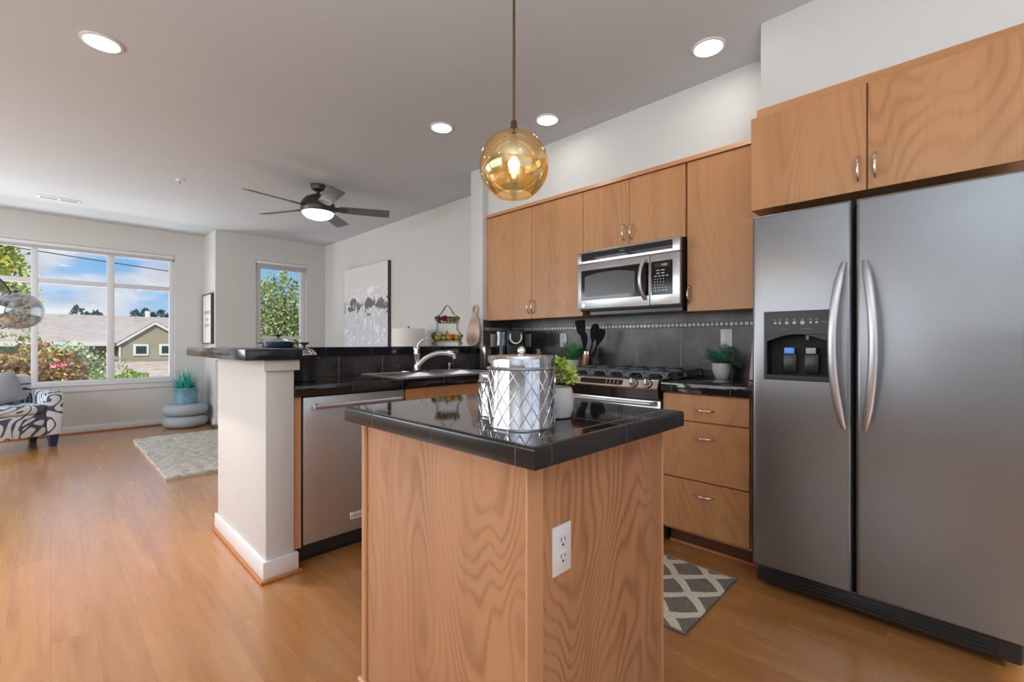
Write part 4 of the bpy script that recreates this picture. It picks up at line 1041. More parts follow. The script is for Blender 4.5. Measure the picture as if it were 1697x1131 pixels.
# ------------------------------------------------------------------ wall plates
def plate_thing(label, c, facing, switch=False, grp=None):
    root = thing('light_switch' if switch else 'wall_outlet', label, 'switch' if switch else 'outlet', c, grp)
    if switch:
        x, y, z = c
        if facing == 'x':
            bx(x - 0.005, x, y - 0.035, y + 0.035, z - 0.0575, z + 0.0575, bev=0.0018).build('cover_plate', 'white_plastic', root)
            bx(x - 0.008, x - 0.004, y - 0.016, y + 0.016, z - 0.033, z + 0.033, bev=0.001).build('rocker', 'white_plastic', root)
        else:
            bx(x - 0.035, x + 0.035, y - 0.005, y, z - 0.0575, z + 0.0575, bev=0.0018).build('cover_plate', 'white_plastic', root)
            bx(x - 0.016, x + 0.016, y - 0.008, y - 0.004, z - 0.033, z + 0.033, bev=0.001).build('rocker', 'white_plastic', root)
    else: outlet(root, c, facing)
    return root
plate_thing('white outlet above the fern beside the refrigerator', (2.999, 1.044, 1.158), 'x')
plate_thing('white outlet on dark tile above the small cone fern left of range', (2.999, 2.345, 1.150), 'x')
plate_thing('white switch plate on dark tile right of the coffee maker', (2.999, 2.74, 1.150), 'x', True)
plate_thing('white switch plate on dark tile left of the coffee maker', (2.765, 2.951, 1.148), 'y', True)

# ------------------------------------------------------------------ ceiling fixtures
def downlight(label, x, y, r=0.082):
    t = thing('recessed_light', label, 'ceiling light', (x, y, ZC), 'recessed ceiling lights')
    MB().lathe([(r, -0.001), (r * 0.99, -0.006), (r * 0.84, -0.009), (r * 0.82, -0.004), (r * 0.82, -0.001)], (x, y, ZC), 40, cap0=False, cap1=False).build('trim_ring', 'white_trim', t)
    MB().lathe([(r * 0.815, -0.0035), (0.001, -0.0036)], (x, y, ZC), 40, cap0=False, cap1=True).build('diffuser', 'lens_white', t)
    return t
downlight('round recessed ceiling light over the left open floor', 0.185, 3.117, 0.086)
def down_beam(x, y, energy, cone):
    o = light('recessed_beam', 'SPOT', (x, y, ZC - 0.012), (0, 0, 0), energy, (1.0, 0.93, 0.82), 0.06)
    o.data.spot_size = rad(cone); o.data.spot_blend = 1.0
down_beam(0.185, 3.117, 190, 88)
down_beam(-1.3, 3.1, 150, 88)  # added beam at an unseen downlight, brightens the left floor
downlight('round recessed ceiling light nearest the refrigerator cabinets', 2.394, 0.924)
downlight('round recessed ceiling light right of the amber pendant', 2.394, 2.012)
downlight('round recessed ceiling light left of the amber pendant above the sink', 1.954, 2.622)
for i, (x, y) in enumerate(((-1.3, 1.2), (0.3, -0.6), (-1.3, -1.2), (1.8, -1.2), (-1.3, 3.1))):
    downlight(['recessed ceiling light over the floor left of the camera', 'recessed ceiling light above and behind the camera', 'recessed ceiling light in the rear left corner', 'recessed ceiling light in the rear right corner', 'unseen recessed ceiling light added over the far left floor'][i], x, y)
sp_ = thing('fire_sprinkler', 'small white sprinkler head on the living room ceiling', 'sprinkler', (0.855, 5.225, ZC))
MB().lathe([(0.035, 0), (0.033, -0.005), (0.012, -0.008)], (0.855, 5.225, ZC), 24).build('escutcheon', 'white_trim', sp_)
MB().cyl((0.855, 5.225, ZC - 0.006), (0.855, 5.225, ZC - 0.04), 0.006, n=10).cyl((0.855, 5.225, ZC - 0.04), (0.855, 5.225, ZC - 0.043), 0.016, n=14).build('deflector', 'grey_paddle', sp_)
vt = thing('ceiling_vent', 'white slotted air vent on the ceiling near the big window', 'vent', (0.067, 6.85, ZC))
bx(-0.10, 0.23, 6.78, 6.90, ZC - 0.008, ZC, bev=0.003).build('vent_frame', 'white_trim', vt)
b = MB()
for k in range(3): b.box(-0.075, 0.055, 6.805 + k * 0.028, 6.817 + k * 0.028, ZC - 0.0095, ZC - 0.007); b.box(0.075, 0.205, 6.805 + k * 0.028, 6.817 + k * 0.028, ZC - 0.0095, ZC - 0.007)
b.build('slot', 'mark_grey', vt)
# ceiling fan
fx, fy, fz = 1.828, 4.445, 2.44
fan = thing('ceiling_fan', 'dark five-blade ceiling fan with lit white bowl in the living room', 'ceiling fan', (fx, fy, ZC))
MB().lathe([(0.068, 0), (0.068, -0.012), (0.058, -0.045), (0.03, -0.062)], (fx, fy, ZC), 28).build('canopy', 'fan_bronze', fan)
MB().cyl((fx, fy, ZC - 0.06), (fx, fy, 2.555), 0.013, n=14).sphere((fx, fy, 2.595), 0.02, 14).build('downrod', 'fan_bronze', fan)
MB().lathe([(0.02, 0.125), (0.06, 0.122), (0.115, 0.095), (0.150, 0.05), (0.158, 0.02), (0.158, -0.02), (0.145, -0.045)], (fx, fy, fz), 36).build('motor_housing', 'fan_bronze', fan)
MB().lathe([(0.145, -0.046), (0.140, -0.062), (0.115, -0.088), (0.06, -0.108), (0.002, -0.114)], (fx, fy, fz), 36).build('light_bowl', 'fan_lens', fan)
for k in range(5):
    th = rad(45 + 72 * k); a = Vector((math.cos(th), math.sin(th), 0)); p = Vector((-math.sin(th), math.cos(th), -math.tan(rad(14))))
    c0 = Vector((fx, fy, fz))
    def pt(r, s_, dz=0): return c0 + a * r + p * s_ + Vector((0, 0, dz))
    b = MB()
    prof = [(0.20, 0.052), (0.30, 0.058), (0.50, 0.064), (0.66, 0.066), (0.672, 0.060)]
    up = [b._v(pt(r, w_, 0.003)) for r, w_ in prof] + [b._v(pt(r, -w_, 0.003)) for r, w_ in prof[::-1]]
    lo = [b._v(pt(r, w_, -0.003)) for r, w_ in prof] + [b._v(pt(r, -w_, -0.003)) for r, w_ in prof[::-1]]
    n = len(up)
    for i in range(n): b._face((up[i], up[(i + 1) % n], lo[(i + 1) % n], lo[i]))
    b._face(up); b._face(lo[::-1])
    bl_ = b.build('blade', 'fan_blade', fan)
    b = MB(); q = [b._v(pt(r, w_, dz)) for r, w_, dz in ((0.14, 0.03, 0.004), (0.27, 0.035, 0.006), (0.27, -0.035, 0.006), (0.14, -0.03, 0.004), (0.14, 0.03, -0.008), (0.27, 0.035, -0.006), (0.27, -0.035, -0.006), (0.14, -0.03, -0.008))]
    for f in ((0, 1, 2, 3), (7, 6, 5, 4), (0, 4, 5, 1), (1, 5, 6, 2), (2, 6, 7, 3), (3, 7, 4, 0)): b._face([q[i] for i in f])
    b.build('blade_arm', 'fan_bronze', bl_)
# pendant
pxx, pyy, pzz, pr_ = 1.047, 1.020, 1.700, 0.111
pd_ = thing('pendant_lamp', 'amber glass globe pendant on a brass rod above the island', 'pendant lamp', (pxx, pyy, ZC))
MB().lathe([(0.06, 0), (0.06, -0.02), (0.01, -0.025)], (pxx, pyy, ZC), 28).build('ceiling_canopy', 'aged_brass', pd_)
MB().cyl((pxx, pyy, ZC - 0.02), (pxx, pyy, pzz + pr_ + 0.02), 0.0042, n=10).build('rod', 'aged_brass', pd_)
MB().lathe([(0.005, 0.036), (0.010, 0.030), (0.011, 0.012), (0.017, 0.004), (0.017, -0.002), (0.004, -0.003), (0.004, -0.016), (0.011, -0.018), (0.011, -0.022), (0.003, -0.024)], (pxx, pyy, pzz + pr_), 24).build('cap', 'aged_brass', pd_)
prof = []
for k in range(29):
    a = PI * (0.03 + (0.83 - 0.03) * k / 28); prof.append((pr_ * math.sin(a), pr_ * math.cos(a)))
MB().lathe(prof, (pxx, pyy, pzz), 64, cap0=False, cap1=False).build('glass_globe', 'amber_glass', pd_)
MB().lathe([(0.002, 0.10), (0.012, 0.085), (0.013, 0.045), (0.012, 0.04)], (pxx, pyy, pzz), 16).build('socket', 'aged_brass', pd_)
bu = MB().lathe([(0.010, 0.042), (0.014, 0.030), (0.027, 0.0), (0.026, -0.018), (0.014, -0.036), (0.001, -0.040)], (pxx, pyy, pzz), 24, cap0=False).build('bulb', 'bulb_glass', pd_)
b = MB()
for k in range(6):
    a = 2 * PI * k / 6; b.tube([(pxx + 0.006 * math.cos(a), pyy + 0.006 * math.sin(a), pzz + 0.028), (pxx + 0.013 * math.cos(a + .4), pyy + 0.013 * math.sin(a + .4), pzz - 0.022)], 0.0022, 6)
b.build('filament', 'bulb_glow', bu)
light('pendant_bulb_light', 'POINT', (pxx, pyy, pzz - 0.005), (0, 0, 0), 2.5, (1, 0.74, 0.42), 0.02)

# ------------------------------------------------------------------ things on the island
ZI = 0.916
def canister(label, cx_, cy_, r, h, lid, nd_):
    t = thing('canister', label, 'canister', (cx_, cy_, ZI), 'tin canisters on the island')
    b = MB(); b.lathe([(r * 0.985, 0), (r, 0.004), (r, 0.006), (r * 0.985, 0.008), (r * 0.985, h - lid)], (cx_, cy_, ZI), 72)
    b.build('body', 'tin', t)
    b = MB()
    # raised quilted ribs winding both ways
    h0, h1 = 0.009, h - lid - 0.002
    for sgn in (1, -1):
        for k in range(nd_):
            pts = []
            for j in range(13):
                u = j / 12; a = 2 * PI * k / nd_ + sgn * u * 2 * PI / nd_ * (h1 - h0) / (2 * PI * r / nd_) * 0.62
                pts.append((cx_ + r * 0.988 * math.cos(a), cy_ + r * 0.988 * math.sin(a), ZI + h0 + (h1 - h0) * u))
            b.tube(pts, 0.0014, 6)
    b.build('quilted_rib', 'tin', t)
    ld = MB().lathe([(r * 1.02, h - lid - 0.003), (r * 1.045, h - lid), (r * 1.02, h - lid + 0.003), (r * 0.995, h - lid + 0.005), (r * 0.995, h - 0.004), (r * 0.97, h), (r * 0.90, h + 0.001), (0.004, h + 0.004)], (cx_, cy_, ZI), 72).build('lid', 'tin', t)
    MB().lathe([(0.004, h + 0.003), (0.004, h + 0.007)], (cx_, cy_, ZI), 12).sphere((cx_, cy_, ZI + h + 0.012), 0.0112, 20).build('knob', 'chrome', ld)
    return t
canister('large silver tin canister with quilted diamonds on the island', 0.853, 0.804, 0.087, 0.181, 0.032, 18)
def uvd(u, d, z):   # helper used at build time: a point on a sight line at depth d
    l = (u - CX) / F_PX * d
    return (d * math.sin(YAW) + l * math.cos(YAW), d * math.cos(YAW) - l * math.sin(YAW), z)
p = uvd(827, 1.34, ZI)
canister('smaller silver tin canister behind the large one', p[0], p[1], 0.060, 0.125, 0.024, 13)

def leaf_cluster(b, c, n, spread, ln, wd, rng, up=0.3):
    for _ in range(n):
        th = rng.uniform(0, 2 * PI); ph = rng.uniform(-0.3, 1.0) * PI / 2
        d = Vector((math.cos(th) * math.cos(ph), math.sin(th) * math.cos(ph), math.sin(ph)))
        base = Vector(c) + Vector((d.x * spread[0], d.y * spread[1], d.z * spread[2])) * rng.uniform(0.55, 1.0)
        dr = (d + Vector((rng.gauss(0, .5), rng.gauss(0, .5), rng.gauss(up, .4)))).normalized()
        sd_ = dr.cross(Vector((rng.gauss(0, 1), rng.gauss(0, 1), rng.gauss(0, 1)))).normalized()
        L, W = ln * rng.uniform(0.7, 1.3), wd * rng.uniform(0.7, 1.3)
        nn = dr.cross(sd_) * L * 0.12
        b.quad(base, base + dr * L * 0.5 + sd_ * W - nn, base + dr * L, base + dr * L * 0.5 - sd_ * W - nn)
p = uvd(921, 1.30, ZI)
pp = thing('potted_plant', 'small lime green leafy plant in white pot behind the tin canisters', 'plant', p)
MB().lathe([(0.034, 0), (0.042, 0.004), (0.050, 0.03), (0.052, 0.055), (0.047, 0.082), (0.043, 0.088), (0.040, 0.086), (0.040, 0.078)], p, 32).build('pot', 'ceramic_grey', pp)
b = MB(); leaf_cluster(b, (p[0], p[1], p[2] + 0.118), 420, (0.056, 0.056, 0.045), 0.016, 0.0065, random.Random(3), 0.2)
b.build('foliage', 'lime_leaf', pp, smooth=False)

# ------------------------------------------------------------------ things on the counters
ZK = 0.914
def fern(label, p, pot_r, pot_h, pot_mat, fronds, flen, mat, rng, rise=0.75, cone=False):
    t = thing('potted_fern', label, 'plant', p)
    MB().lathe([(pot_r * 0.62, 0), (pot_r * 0.66, 0.003), (pot_r * 0.88, pot_h * 0.4), (pot_r, pot_h * 0.95), (pot_r, pot_h), (pot_r * 0.92, pot_h), (pot_r * 0.9, pot_h * 0.9)], p, 32).build('pot', pot_mat, t)
    b = MB(); base_c = Vector(p) + Vector((0, 0, pot_h * 0.9))
    for k in range(fronds):
        th = rng.uniform(0, 2 * PI); L = flen * rng.uniform(0.65, 1.1); el = rng.uniform(0.25, 1.35) if not cone else rng.uniform(0.75, 1.52)
        d = Vector((math.cos(th), math.sin(th), 0)); pts = []
        for j in range(13):
            u = j / 12; a = el - u * (0.35 if cone else 0.95)
            c = (pts[-1] + (d * math.cos(a) + Vector((0, 0, math.sin(a)))) * (L / 12)) if pts else base_c + d * pot_r * 0.35
            c.x = min(c.x, 2.988); pts.append(c)
        for j in range(1, 13):
            u = j / 12; c = pts[j]; t_ = (pts[j] - pts[j - 1]).normalized(); s_ = t_.cross(Vector((0, 0, 1)))
            s_ = s_.normalized() if s_.length > 0.05 else Vector((d.y, -d.x, 0)); nn = s_.cross(t_)
            ll = L * 0.20 * (math.sin(PI * min(1, u * 0.85 + 0.15)) ** 0.8 + 0.12); wl = L * 0.030
            for sg in (1, -1):
                e = c + s_ * sg * ll + t_ * ll * 0.55 - nn * 0.0
                m_ = c + (e - c) * 0.5
                e.x = min(e.x, 2.99)
                b.quad(c - t_ * wl * 0.4, m_ - t_ * wl, e, m_ + t_ * wl)
            b.quad(pts[j - 1] - s_ * 0.0008, pts[j - 1] + s_ * 0.0008, c + s_ * 0.0008, c - s_ * 0.0008)
    b.build('frond', mat, t, smooth=False)
    return t
fern('dark green fern in white bowl pot on counter beside the refrigerator', (2.853, 1.018, ZK), 0.060, 0.092, 'ceramic_white', 34, 0.165, 'fern_dark', random.Random(11))
fern('small cone shaped fern in cream pot left of the copper utensil crock', (2.79, 2.095, ZK), 0.060, 0.085, 'ceramic_white', 34, 0.15, 'fern_green', random.Random(5), cone=True)
uc = thing('utensil_crock', 'copper utensil crock beside the range', 'utensil holder', (2.82, 1.985, ZK))
MB().lathe([(0.042, 0), (0.044, 0.004), (0.044, 0.148), (0.046, 0.15), (0.041, 0.15), (0.041, 0.02)], (2.82, 1.985, ZK), 32).build('cup', 'copper', uc)
MB().lathe([(0.0445, 0.128), (0.0465, 0.130), (0.0465, 0.152), (0.0445, 0.154)], (2.82, 1.985, ZK), 32, cap0=False, cap1=False).build('rim_band', 'chrome', uc)
def utensil(name, label, tip, base, head):
    """head: list of (along, half width) for a flat paddle, with thickness"""
    t = thing(name, label, 'utensil', base, 'black cooking utensils in the copper crock')
    A, T = Vector(base), Vector(tip); ax = (T - A).normalized()
    MB().tube([A, A + (T - A) * 0.6], 0.006, 8).build('shaft', 'black_nylon', t)
    view = Vector((0.7, 0.7, 0)); sd_ = ax.cross(view).normalized(); nn = sd_.cross(ax).normalized()
    b = MB(); o = A + (T - A) * 0.58; L = (T - A).length * 0.42
    rings = []
    for al, hw in head:
        c = o + ax * (L * al)
        rings.append([b._v(c + sd_ * hw + nn * 0.003), b._v(c - sd_ * hw + nn * 0.003), b._v(c - sd_ * hw - nn * 0.003), b._v(c + sd_ * hw - nn * 0.003)])
    b.skin(rings); b.build('head', 'black_nylon', t)
utensil('spatula', 'black slotted turner leaning left in the copper crock', (2.80, 2.035, 1.30), (2.815, 1.985, 0.94), [(0, 0.006), (0.2, 0.010), (0.4, 0.030), (0.95, 0.040), (1.0, 0.036)])
utensil('serving_spoon', 'black serving spoon in middle of the copper crock', (2.81, 2.005, 1.21), (2.83, 1.988, 0.94), [(0, 0.005), (0.3, 0.018), (0.6, 0.026), (0.85, 0.022), (1.0, 0.008)])
utensil('ladle', 'black ladle leaning right in the copper crock', (2.84, 1.915, 1.27), (2.825, 1.985, 0.94), [(0, 0.006), (0.3, 0.024), (0.6, 0.034), (0.85, 0.030), (1.0, 0.012)])
utensil('pasta_fork', 'black pasta fork leaning far right in the copper crock', (2.86, 1.870, 1.23), (2.83, 1.978, 0.94), [(0, 0.006), (0.3, 0.022), (0.6, 0.030), (0.85, 0.028), (1.0, 0.018)])
# coffee maker in the corner, facing the room
cm = thing('coffee_maker', 'black pod coffee maker with pale oval front in the corner', 'coffee maker', (2.77, 2.68, ZK), rz=rad(-45))
b = MB(); b.box(-0.075, 0.075, 0.02, 0.17, 0, 0.33, bev=0.012); b.build('body', 'black_plastic', cm, local=True)
b = MB(); b.box(-0.075, 0.075, -0.12, 0.03, 0.0, 0.035, bev=0.008); b.build('drip_tray', 'black_satin', cm, local=True)
b = MB(); b.box(-0.07, 0.07, -0.11, 0.04, 0.20, 0.325, bev=0.02); b.build('brew_head', 'black_plastic', cm, local=True)
poly = [(0.052 * math.cos(a) * (1 if math.sin(a) > 0 else 1), 0.262 + 0.058 * math.sin(a)) for a in [2 * PI * k / 32 for k in range(32)]]
poly = [(x_, z_ if z_ < 0.262 else 0.262 + (z_ - 0.262) * 0.9) for x_, z_ in poly]
MB().prism(poly, 'Y', -0.120, -0.110).build('front_bezel', 'champagne_metal', cm, local=True)
MB().prism([(x_ * 0.80, 0.262 + (z_ - 0.262) * 0.80 + (0.022 if z_ > 0.262 else 0)) for x_, z_ in poly], 'Y', -0.123, -0.119).build('front_face', 'black_gloss', cm, local=True)
b = MB(); b.lathe([(0.045, 0.0), (0.045, 0.30), (0.047, 0.302), (0.047, 0.31), (0.01, 0.312)], (-0.125, 0.09, 0), 24); b.build('water_tank', 'smoke_glass', cm, local=True)
bt = thing('spice_bottle', 'small black bottle with white lettering right of the coffee maker', 'bottle', (2.80, 2.44, ZK))
MB().lathe([(0.032, 0), (0.034, 0.004), (0.034, 0.12), (0.030, 0.135), (0.031, 0.137), (0.031, 0.168), (0.028, 0.172)], (2.80, 2.44, ZK), 28).build('jar', 'black_satin', bt)
b = MB()
for i, (w_, z_) in enumerate(((0.010, 0.148), (0.015, 0.133), (0.018, 0.118))):
    for k in range(4):
        a = rad(225) + (k - 1.5) * 0.32 * (0.7 if i == 0 else 1)
        if i == 0 and k == 3: continue
        r_ = 0.0346 if z_ < 0.13 else 0.0335
        c = Vector((2.80 + r_ * math.cos(a), 2.44 + r_ * math.sin(a), ZK + z_)); t_ = Vector((-math.sin(a), math.cos(a), 0)) * 0.0032
        b.quad(c - t_, c + t_, c + t_ + Vector((0, 0, 0.008)), c - t_ + Vector((0, 0, 0.008)))
b.build('lettering', 'mark_white', bt)
ob = thing('oil_tin', 'slim champagne metal tin with ring top at the counter corner', 'tin', (2.535, 2.80, ZK))
bx(2.500, 2.572, 2.765, 2.835, ZK, ZK + 0.178, bev=0.004).build('tin_body', 'champagne_metal', ob)
bx(2.497, 2.575, 2.762, 2.838, ZK + 0.178, ZK + 0.184, bev=0.002).build('lid', 'chrome', ob)
MB().tube([(2.535 + 0.018 * math.cos(a), 2.80, ZK + 0.188 + 0.018 * math.sin(a)) for a in [PI * k / 12 for k in range(13)]], 0.003, 8).build('ring_pull', 'chrome', ob)
st = thing('stock_pot', 'black stock pot with glass lid on counter by the half wall', 'pot', (1.0, 2.62, ZK))
MB().lathe([(0.060, 0), (0.064, 0.004), (0.064, 0.142), (0.067, 0.146), (0.062, 0.146), (0.062, 0.02)], (1.0, 2.62, ZK), 40).build('pot_body', 'black_satin', st)
ld = MB().lathe([(0.066, 0.147), (0.064, 0.155), (0.045, 0.176), (0.012, 0.188)], (1.0, 2.62, ZK), 36).build('lid', 'lid_glass', st)
MB().lathe([(0.006, 0.186), (0.007, 0.200), (0.026, 0.212), (0.027, 0.217), (0.004, 0.219)], (1.0, 2.62, ZK), 24).build('lid_knob', 'black_plastic', ld)
for sg in (1, -1): MB().tube([(1.0 + sg * 0.062, 2.60, ZK + 0.12), (1.0 + sg * 0.085, 2.605, ZK + 0.122), (1.0 + sg * 0.085, 2.635, ZK + 0.122), (1.0 + sg * 0.062, 2.64, ZK + 0.12)], 0.005, 8).build('handle', 'black_plastic', st)
ck = thing('cookbook', 'small colourful book leaning on the backsplash against the refrigerator gap', 'book', (2.80, 0.80, ZK))
b = MB(); b.T = Matrix.Translation((2.80, 0.800, ZK + 0.003)) @ Matrix.Rotation(rad(14), 4, 'Y')
b.box(-0.010, 0.010, -0.070, 0.048, 0.0, 0.245, bev=0.002); b.build('cover', 'board_wood', ck)
b = MB(); b.T = Matrix.Translation((2.80, 0.800, ZK + 0.003)) @ Matrix.Rotation(rad(14), 4, 'Y')
for k, (ya, za) in enumerate(((0.0, 0.05), (-0.045, 0.12), (0.01, 0.17))): b.box(-0.0115, -0.0095, ya, ya + 0.03, za, za + 0.035)
b.build('cover_picture', 'pear_green', ck)

# ------------------------------------------------------------------ things on the bar
ZB = 1.10
p = (1.055, 3.20, ZB)
bz = thing('braiser_pan', 'low navy enamel pan with domed glass lid on the bar top', 'pan', p)
MB().lathe([(0.085, 0), (0.093, 0.004), (0.097, 0.02), (0.099, 0.036), (0.094, 0.036), (0.09, 0.01)], p, 44).build('pan_body', 'enamel_navy', bz)
ld = MB().lathe([(0.099, 0.037), (0.097, 0.042), (0.07, 0.056), (0.02, 0.062)], p, 40).build('lid', 'lid_glass', bz)
MB().lathe([(0.006, 0.060), (0.007, 0.068), (0.030, 0.078), (0.031, 0.082), (0.004, 0.084)], p, 24).build('lid_knob', 'black_plastic', ld)
for sg in (1, -1):
    c = Vector((p[0], p[1], p[2] + 0.028)); dx = Vector((0.707, -0.707, 0)) * sg; dy = Vector((0.707, 0.707, 0))
    MB().tube([c + dx * 0.096 + dy * 0.03, c + dx * 0.122 + dy * 0.022, c + dx * 0.122 - dy * 0.022, c + dx * 0.096 - dy * 0.03], 0.005, 8).build('handle', 'enamel_navy', bz)
# two tier basket; long side across the sight line
bk_c = Vector((2.385, 3.12, ZB)); rzb = rad(-45)
RB = Matrix.Translation(bk_c) @ Matrix.Rotation(rzb, 4, 'Z')
bk = thing('tiered_basket', 'black wire two-tier fruit basket on the bar top', 'basket', tuple(bk_c))
def loop(hx, hy, z, n=28): return [RB @ Vector((hx * math.copysign(abs(math.cos(a)) ** 0.6, math.cos(a)), hy * math.copysign(abs(math.sin(a)) ** 0.6, math.sin(a)), z)) for a in [2 * PI * k / n for k in range(n)]]
def tier(name, z0, z1, h0, h1):
    b = MB()
    b.tube(loop(h0[0], h0[1], z0), 0.0022, 6, closed=True); b.tube(loop(h1[0], h1[1], z1), 0.003, 6, closed=True)
    A, B = loop(h0[0], h0[1], z0), loop(h1[0], h1[1], z1)
    for k in range(0, 28, 1): b.tube([A[k], B[k]], 0.0014, 5)
    for k in range(5):
        xx = -h0[0] * 0.8 + k * h0[0] * 0.4
        b.tube([RB @ Vector((xx, -h0[1] * 0.9, z0)), RB @ Vector((xx, h0[1] * 0.9, z0))], 0.0014, 5)
    b.build(name, 'wire_iron', bk)
tier('lower_tray', 0.038, 0.088, (0.108, 0.075), (0.133, 0.095))
tier('upper_tray', 0.198, 0.246, (0.078, 0.055), (0.104, 0.075))
b = MB()
for sx in (1, -1):
    for sy in (1, -1):
        b.tube([RB @ Vector(q) for q in ((sx * 0.133, sy * 0.05, 0.088), (sx * 0.10, sy * 0.045, 0.115), (sx * 0.086, sy * 0.04, 0.145), (sx * 0.086, sy * 0.04, 0.175), (sx * 0.088, sy * 0.04, 0.198), (sx * 0.102, sy * 0.04, 0.244))], 0.0026, 6)
        b.tube([RB @ Vector(q) for q in ((sx * 0.102, sy * 0.04, 0.246), (sx * 0.055, sy * 0.03, 0.275), (sx * 0.018, sy * 0.012, 0.335), (0, 0, 0.352))], 0.0026, 6)
        b.tube([RB @ Vector((sx * (0.108 + 0.016 * math.cos(a) * (1 - i * 0.03)), sy * 0.06, 0.020 + 0.016 * math.sin(a) * (1 - i * 0.03))) for i, a in enumerate([PI / 2 - k * 0.5 for k in range(18)])], 0.0024, 6)
        b.tube([RB @ Vector((sx * 0.108, sy * 0.06, 0.036)), RB @ Vector((sx * 0.112, sy * 0.07, 0.05))], 0.0024, 6)
b.build('frame', 'wire_iron', bk)
def fruit(name, label, cat, q, r, mat, sz=1.0, stem=False, pear=False):
    c = RB @ Vector(q)
    t = thing(name, label, cat, tuple(c), 'fruit in the tiered basket')
    b = MB()
    if pear: b.lathe([(0.004, -r), (r * 0.6, -r * 0.9), (r, -r * 0.25), (r * 0.85, r * 0.4), (r * 0.5, r * 1.0), (r * 0.35, r * 1.4), (0.004, r * 1.6)], tuple(c), 22)
    else: b.sphere(tuple(c), r, 22, sz)
    b.build('flesh', mat, t)
    if stem or pear: MB().tube([c + Vector((0, 0, r * (1.5 if pear else 0.85 * sz))), c + Vector((0.004, 0, r * (1.5 if pear else 0.85 * sz) + 0.022))], 0.0016, 6).build('stem', 'bark', t)
zl = 0.042
fruit('avocado', 'dark green avocado at left end of lower basket tier', 'avocado', (-0.112, 0.0, zl + 0.045), 0.026, 'avocado', 1.25)
fruit('apple', 'yellow green apple at front left of lower basket tier', 'apple', (-0.070, -0.035, zl + 0.033), 0.033, 'apple_green', 0.95, True)
fruit('apple', 'reddish apple at rear left of lower basket tier', 'apple', (-0.058, 0.038, zl + 0.036), 0.034, 'apple_red', 0.95, True)
fruit('pear', 'upright green pear standing in the middle of lower basket tier', 'pear', (-0.008, 0.030, zl + 0.036), 0.032, 'pear_green', 1, True, True)
fruit('lime', 'small green lime at front of lower basket tier', 'lime', (-0.018, -0.045, zl + 0.027), 0.025, 'pear_green', 0.95)
fruit('orange', 'orange left of centre in lower basket tier', 'orange', (0.028, -0.040, zl + 0.034), 0.032, 'orange_peel', 0.97)
fruit('orange', 'orange at rear right of lower basket tier', 'orange', (0.050, 0.035, zl + 0.035), 0.033, 'orange_peel', 0.97)
fruit('lemon', 'yellow lemon at right end of lower basket tier', 'lemon', (0.088, -0.022, zl + 0.034), 0.031, 'lemon_peel', 0.95)
def bunch(label, cx_, mat, n, rng, hi):
    t = thing('grape_bunch', label, 'grapes', tuple(RB @ Vector((cx_, 0, 0.205))), 'grape bunches in the upper tier')
    b = MB()
    for k in range(n):
        q = (cx_ + rng.uniform(-0.035, 0.035), rng.uniform(-0.042, 0.042), 0.212 + rng.uniform(0, hi))
        b.sphere(tuple(RB @ Vector(q)), rng.uniform(0.008, 0.0105), 10)
    b.build('grape', mat, t)
bunch('bunch of red grapes at left of the upper basket tier', -0.040, 'grape_red', 40, random.Random(2), 0.045)
bunch('bunch of green grapes at right of the upper basket tier', 0.038, 'grape_green', 40, random.Random(4), 0.034)
# cutting board leaning on the wall end
cb = thing('cutting_board', 'pale wooden paddle cutting board leaning on the painted wall end', 'cutting board', (2.60, 3.05, ZB))
b = MB(); b.T = Matrix.Translation((2.610, 3.050, ZB + 0.001)) @ Matrix.Rotation(rad(4.5), 4, 'Y')
prof = []
outl = [(0.0, 0.0), (0.045, 0.004), (0.075, 0.03), (0.088, 0.08), (0.084, 0.14), (0.066, 0.20), (0.040, 0.245), (0.024, 0.268), (0.018, 0.29)]
ringo = [(0.0 + 0.034 * math.cos(a), 0.325 + 0.040 * math.sin(a)) for a in [rad(-58 + 296 * k / 18) for k in range(19)]]
poly = [(y_, z_) for y_, z_ in outl] + ringo + [(-y_, z_) for y_, z_ in outl[::-1][:-1]]
inner = [(0.018 * math.cos(a), 0.326 + 0.024 * math.sin(a)) for a in [2 * PI * k / 16 for k in range(16)]]
# outline without the hole, then ring handle as a tube
body = [(y_, z_) for y_, z_ in outl] + [(-y_, z_) for y_, z_ in outl[::-1][:-1]]
b.prism(body, 'X', -0.009, 0.009, bev=0.002)
b.tube([Vector((0, 0.030 * math.cos(a), 0.322 + 0.040 * math.sin(a))) for a in [2 * PI * k / 24 for k in range(24)]], 0.0095, 8, closed=True)
b.build('board', 'board_wood', cb)

# ------------------------------------------------------------------ rugs
rg2 = thing('rug', 'grey kitchen mat with cream lattice pattern in front of the drawers', 'rug', (2.0, 1.18, 0))
bx(1.72, 2.278, 0.752, 1.62, 0.0, 0.007, bev=0.002).build('pile', 'lattice_rug', rg2)
b = MB(); b.tube([(1.717, 0.748, 0.005), (2.282, 0.748, 0.005), (2.282, 1.624, 0.005), (1.717, 1.624, 0.005)], 0.005, 8, closed=True); b.build('binding', 'rug_binding', rg2)
rng = random.Random(9)
b = MB(); nx, ny = 60, 76
x0, x1, y0, y1 = 0.665, 2.25, 4.61, 6.72
grid = [[b._v((x0 + (x1 - x0) * i / nx + rng.uniform(-.008, .008), y0 + (y1 - y0) * j / ny + rng.uniform(-.008, .008), 0.026 + rng.uniform(-0.007, 0.007))) for j in range(ny + 1)] for i in range(nx + 1)]
for i in range(nx):
    for j in range(ny): b._face((grid[i][j], grid[i + 1][j], grid[i + 1][j + 1], grid[i][j + 1]))
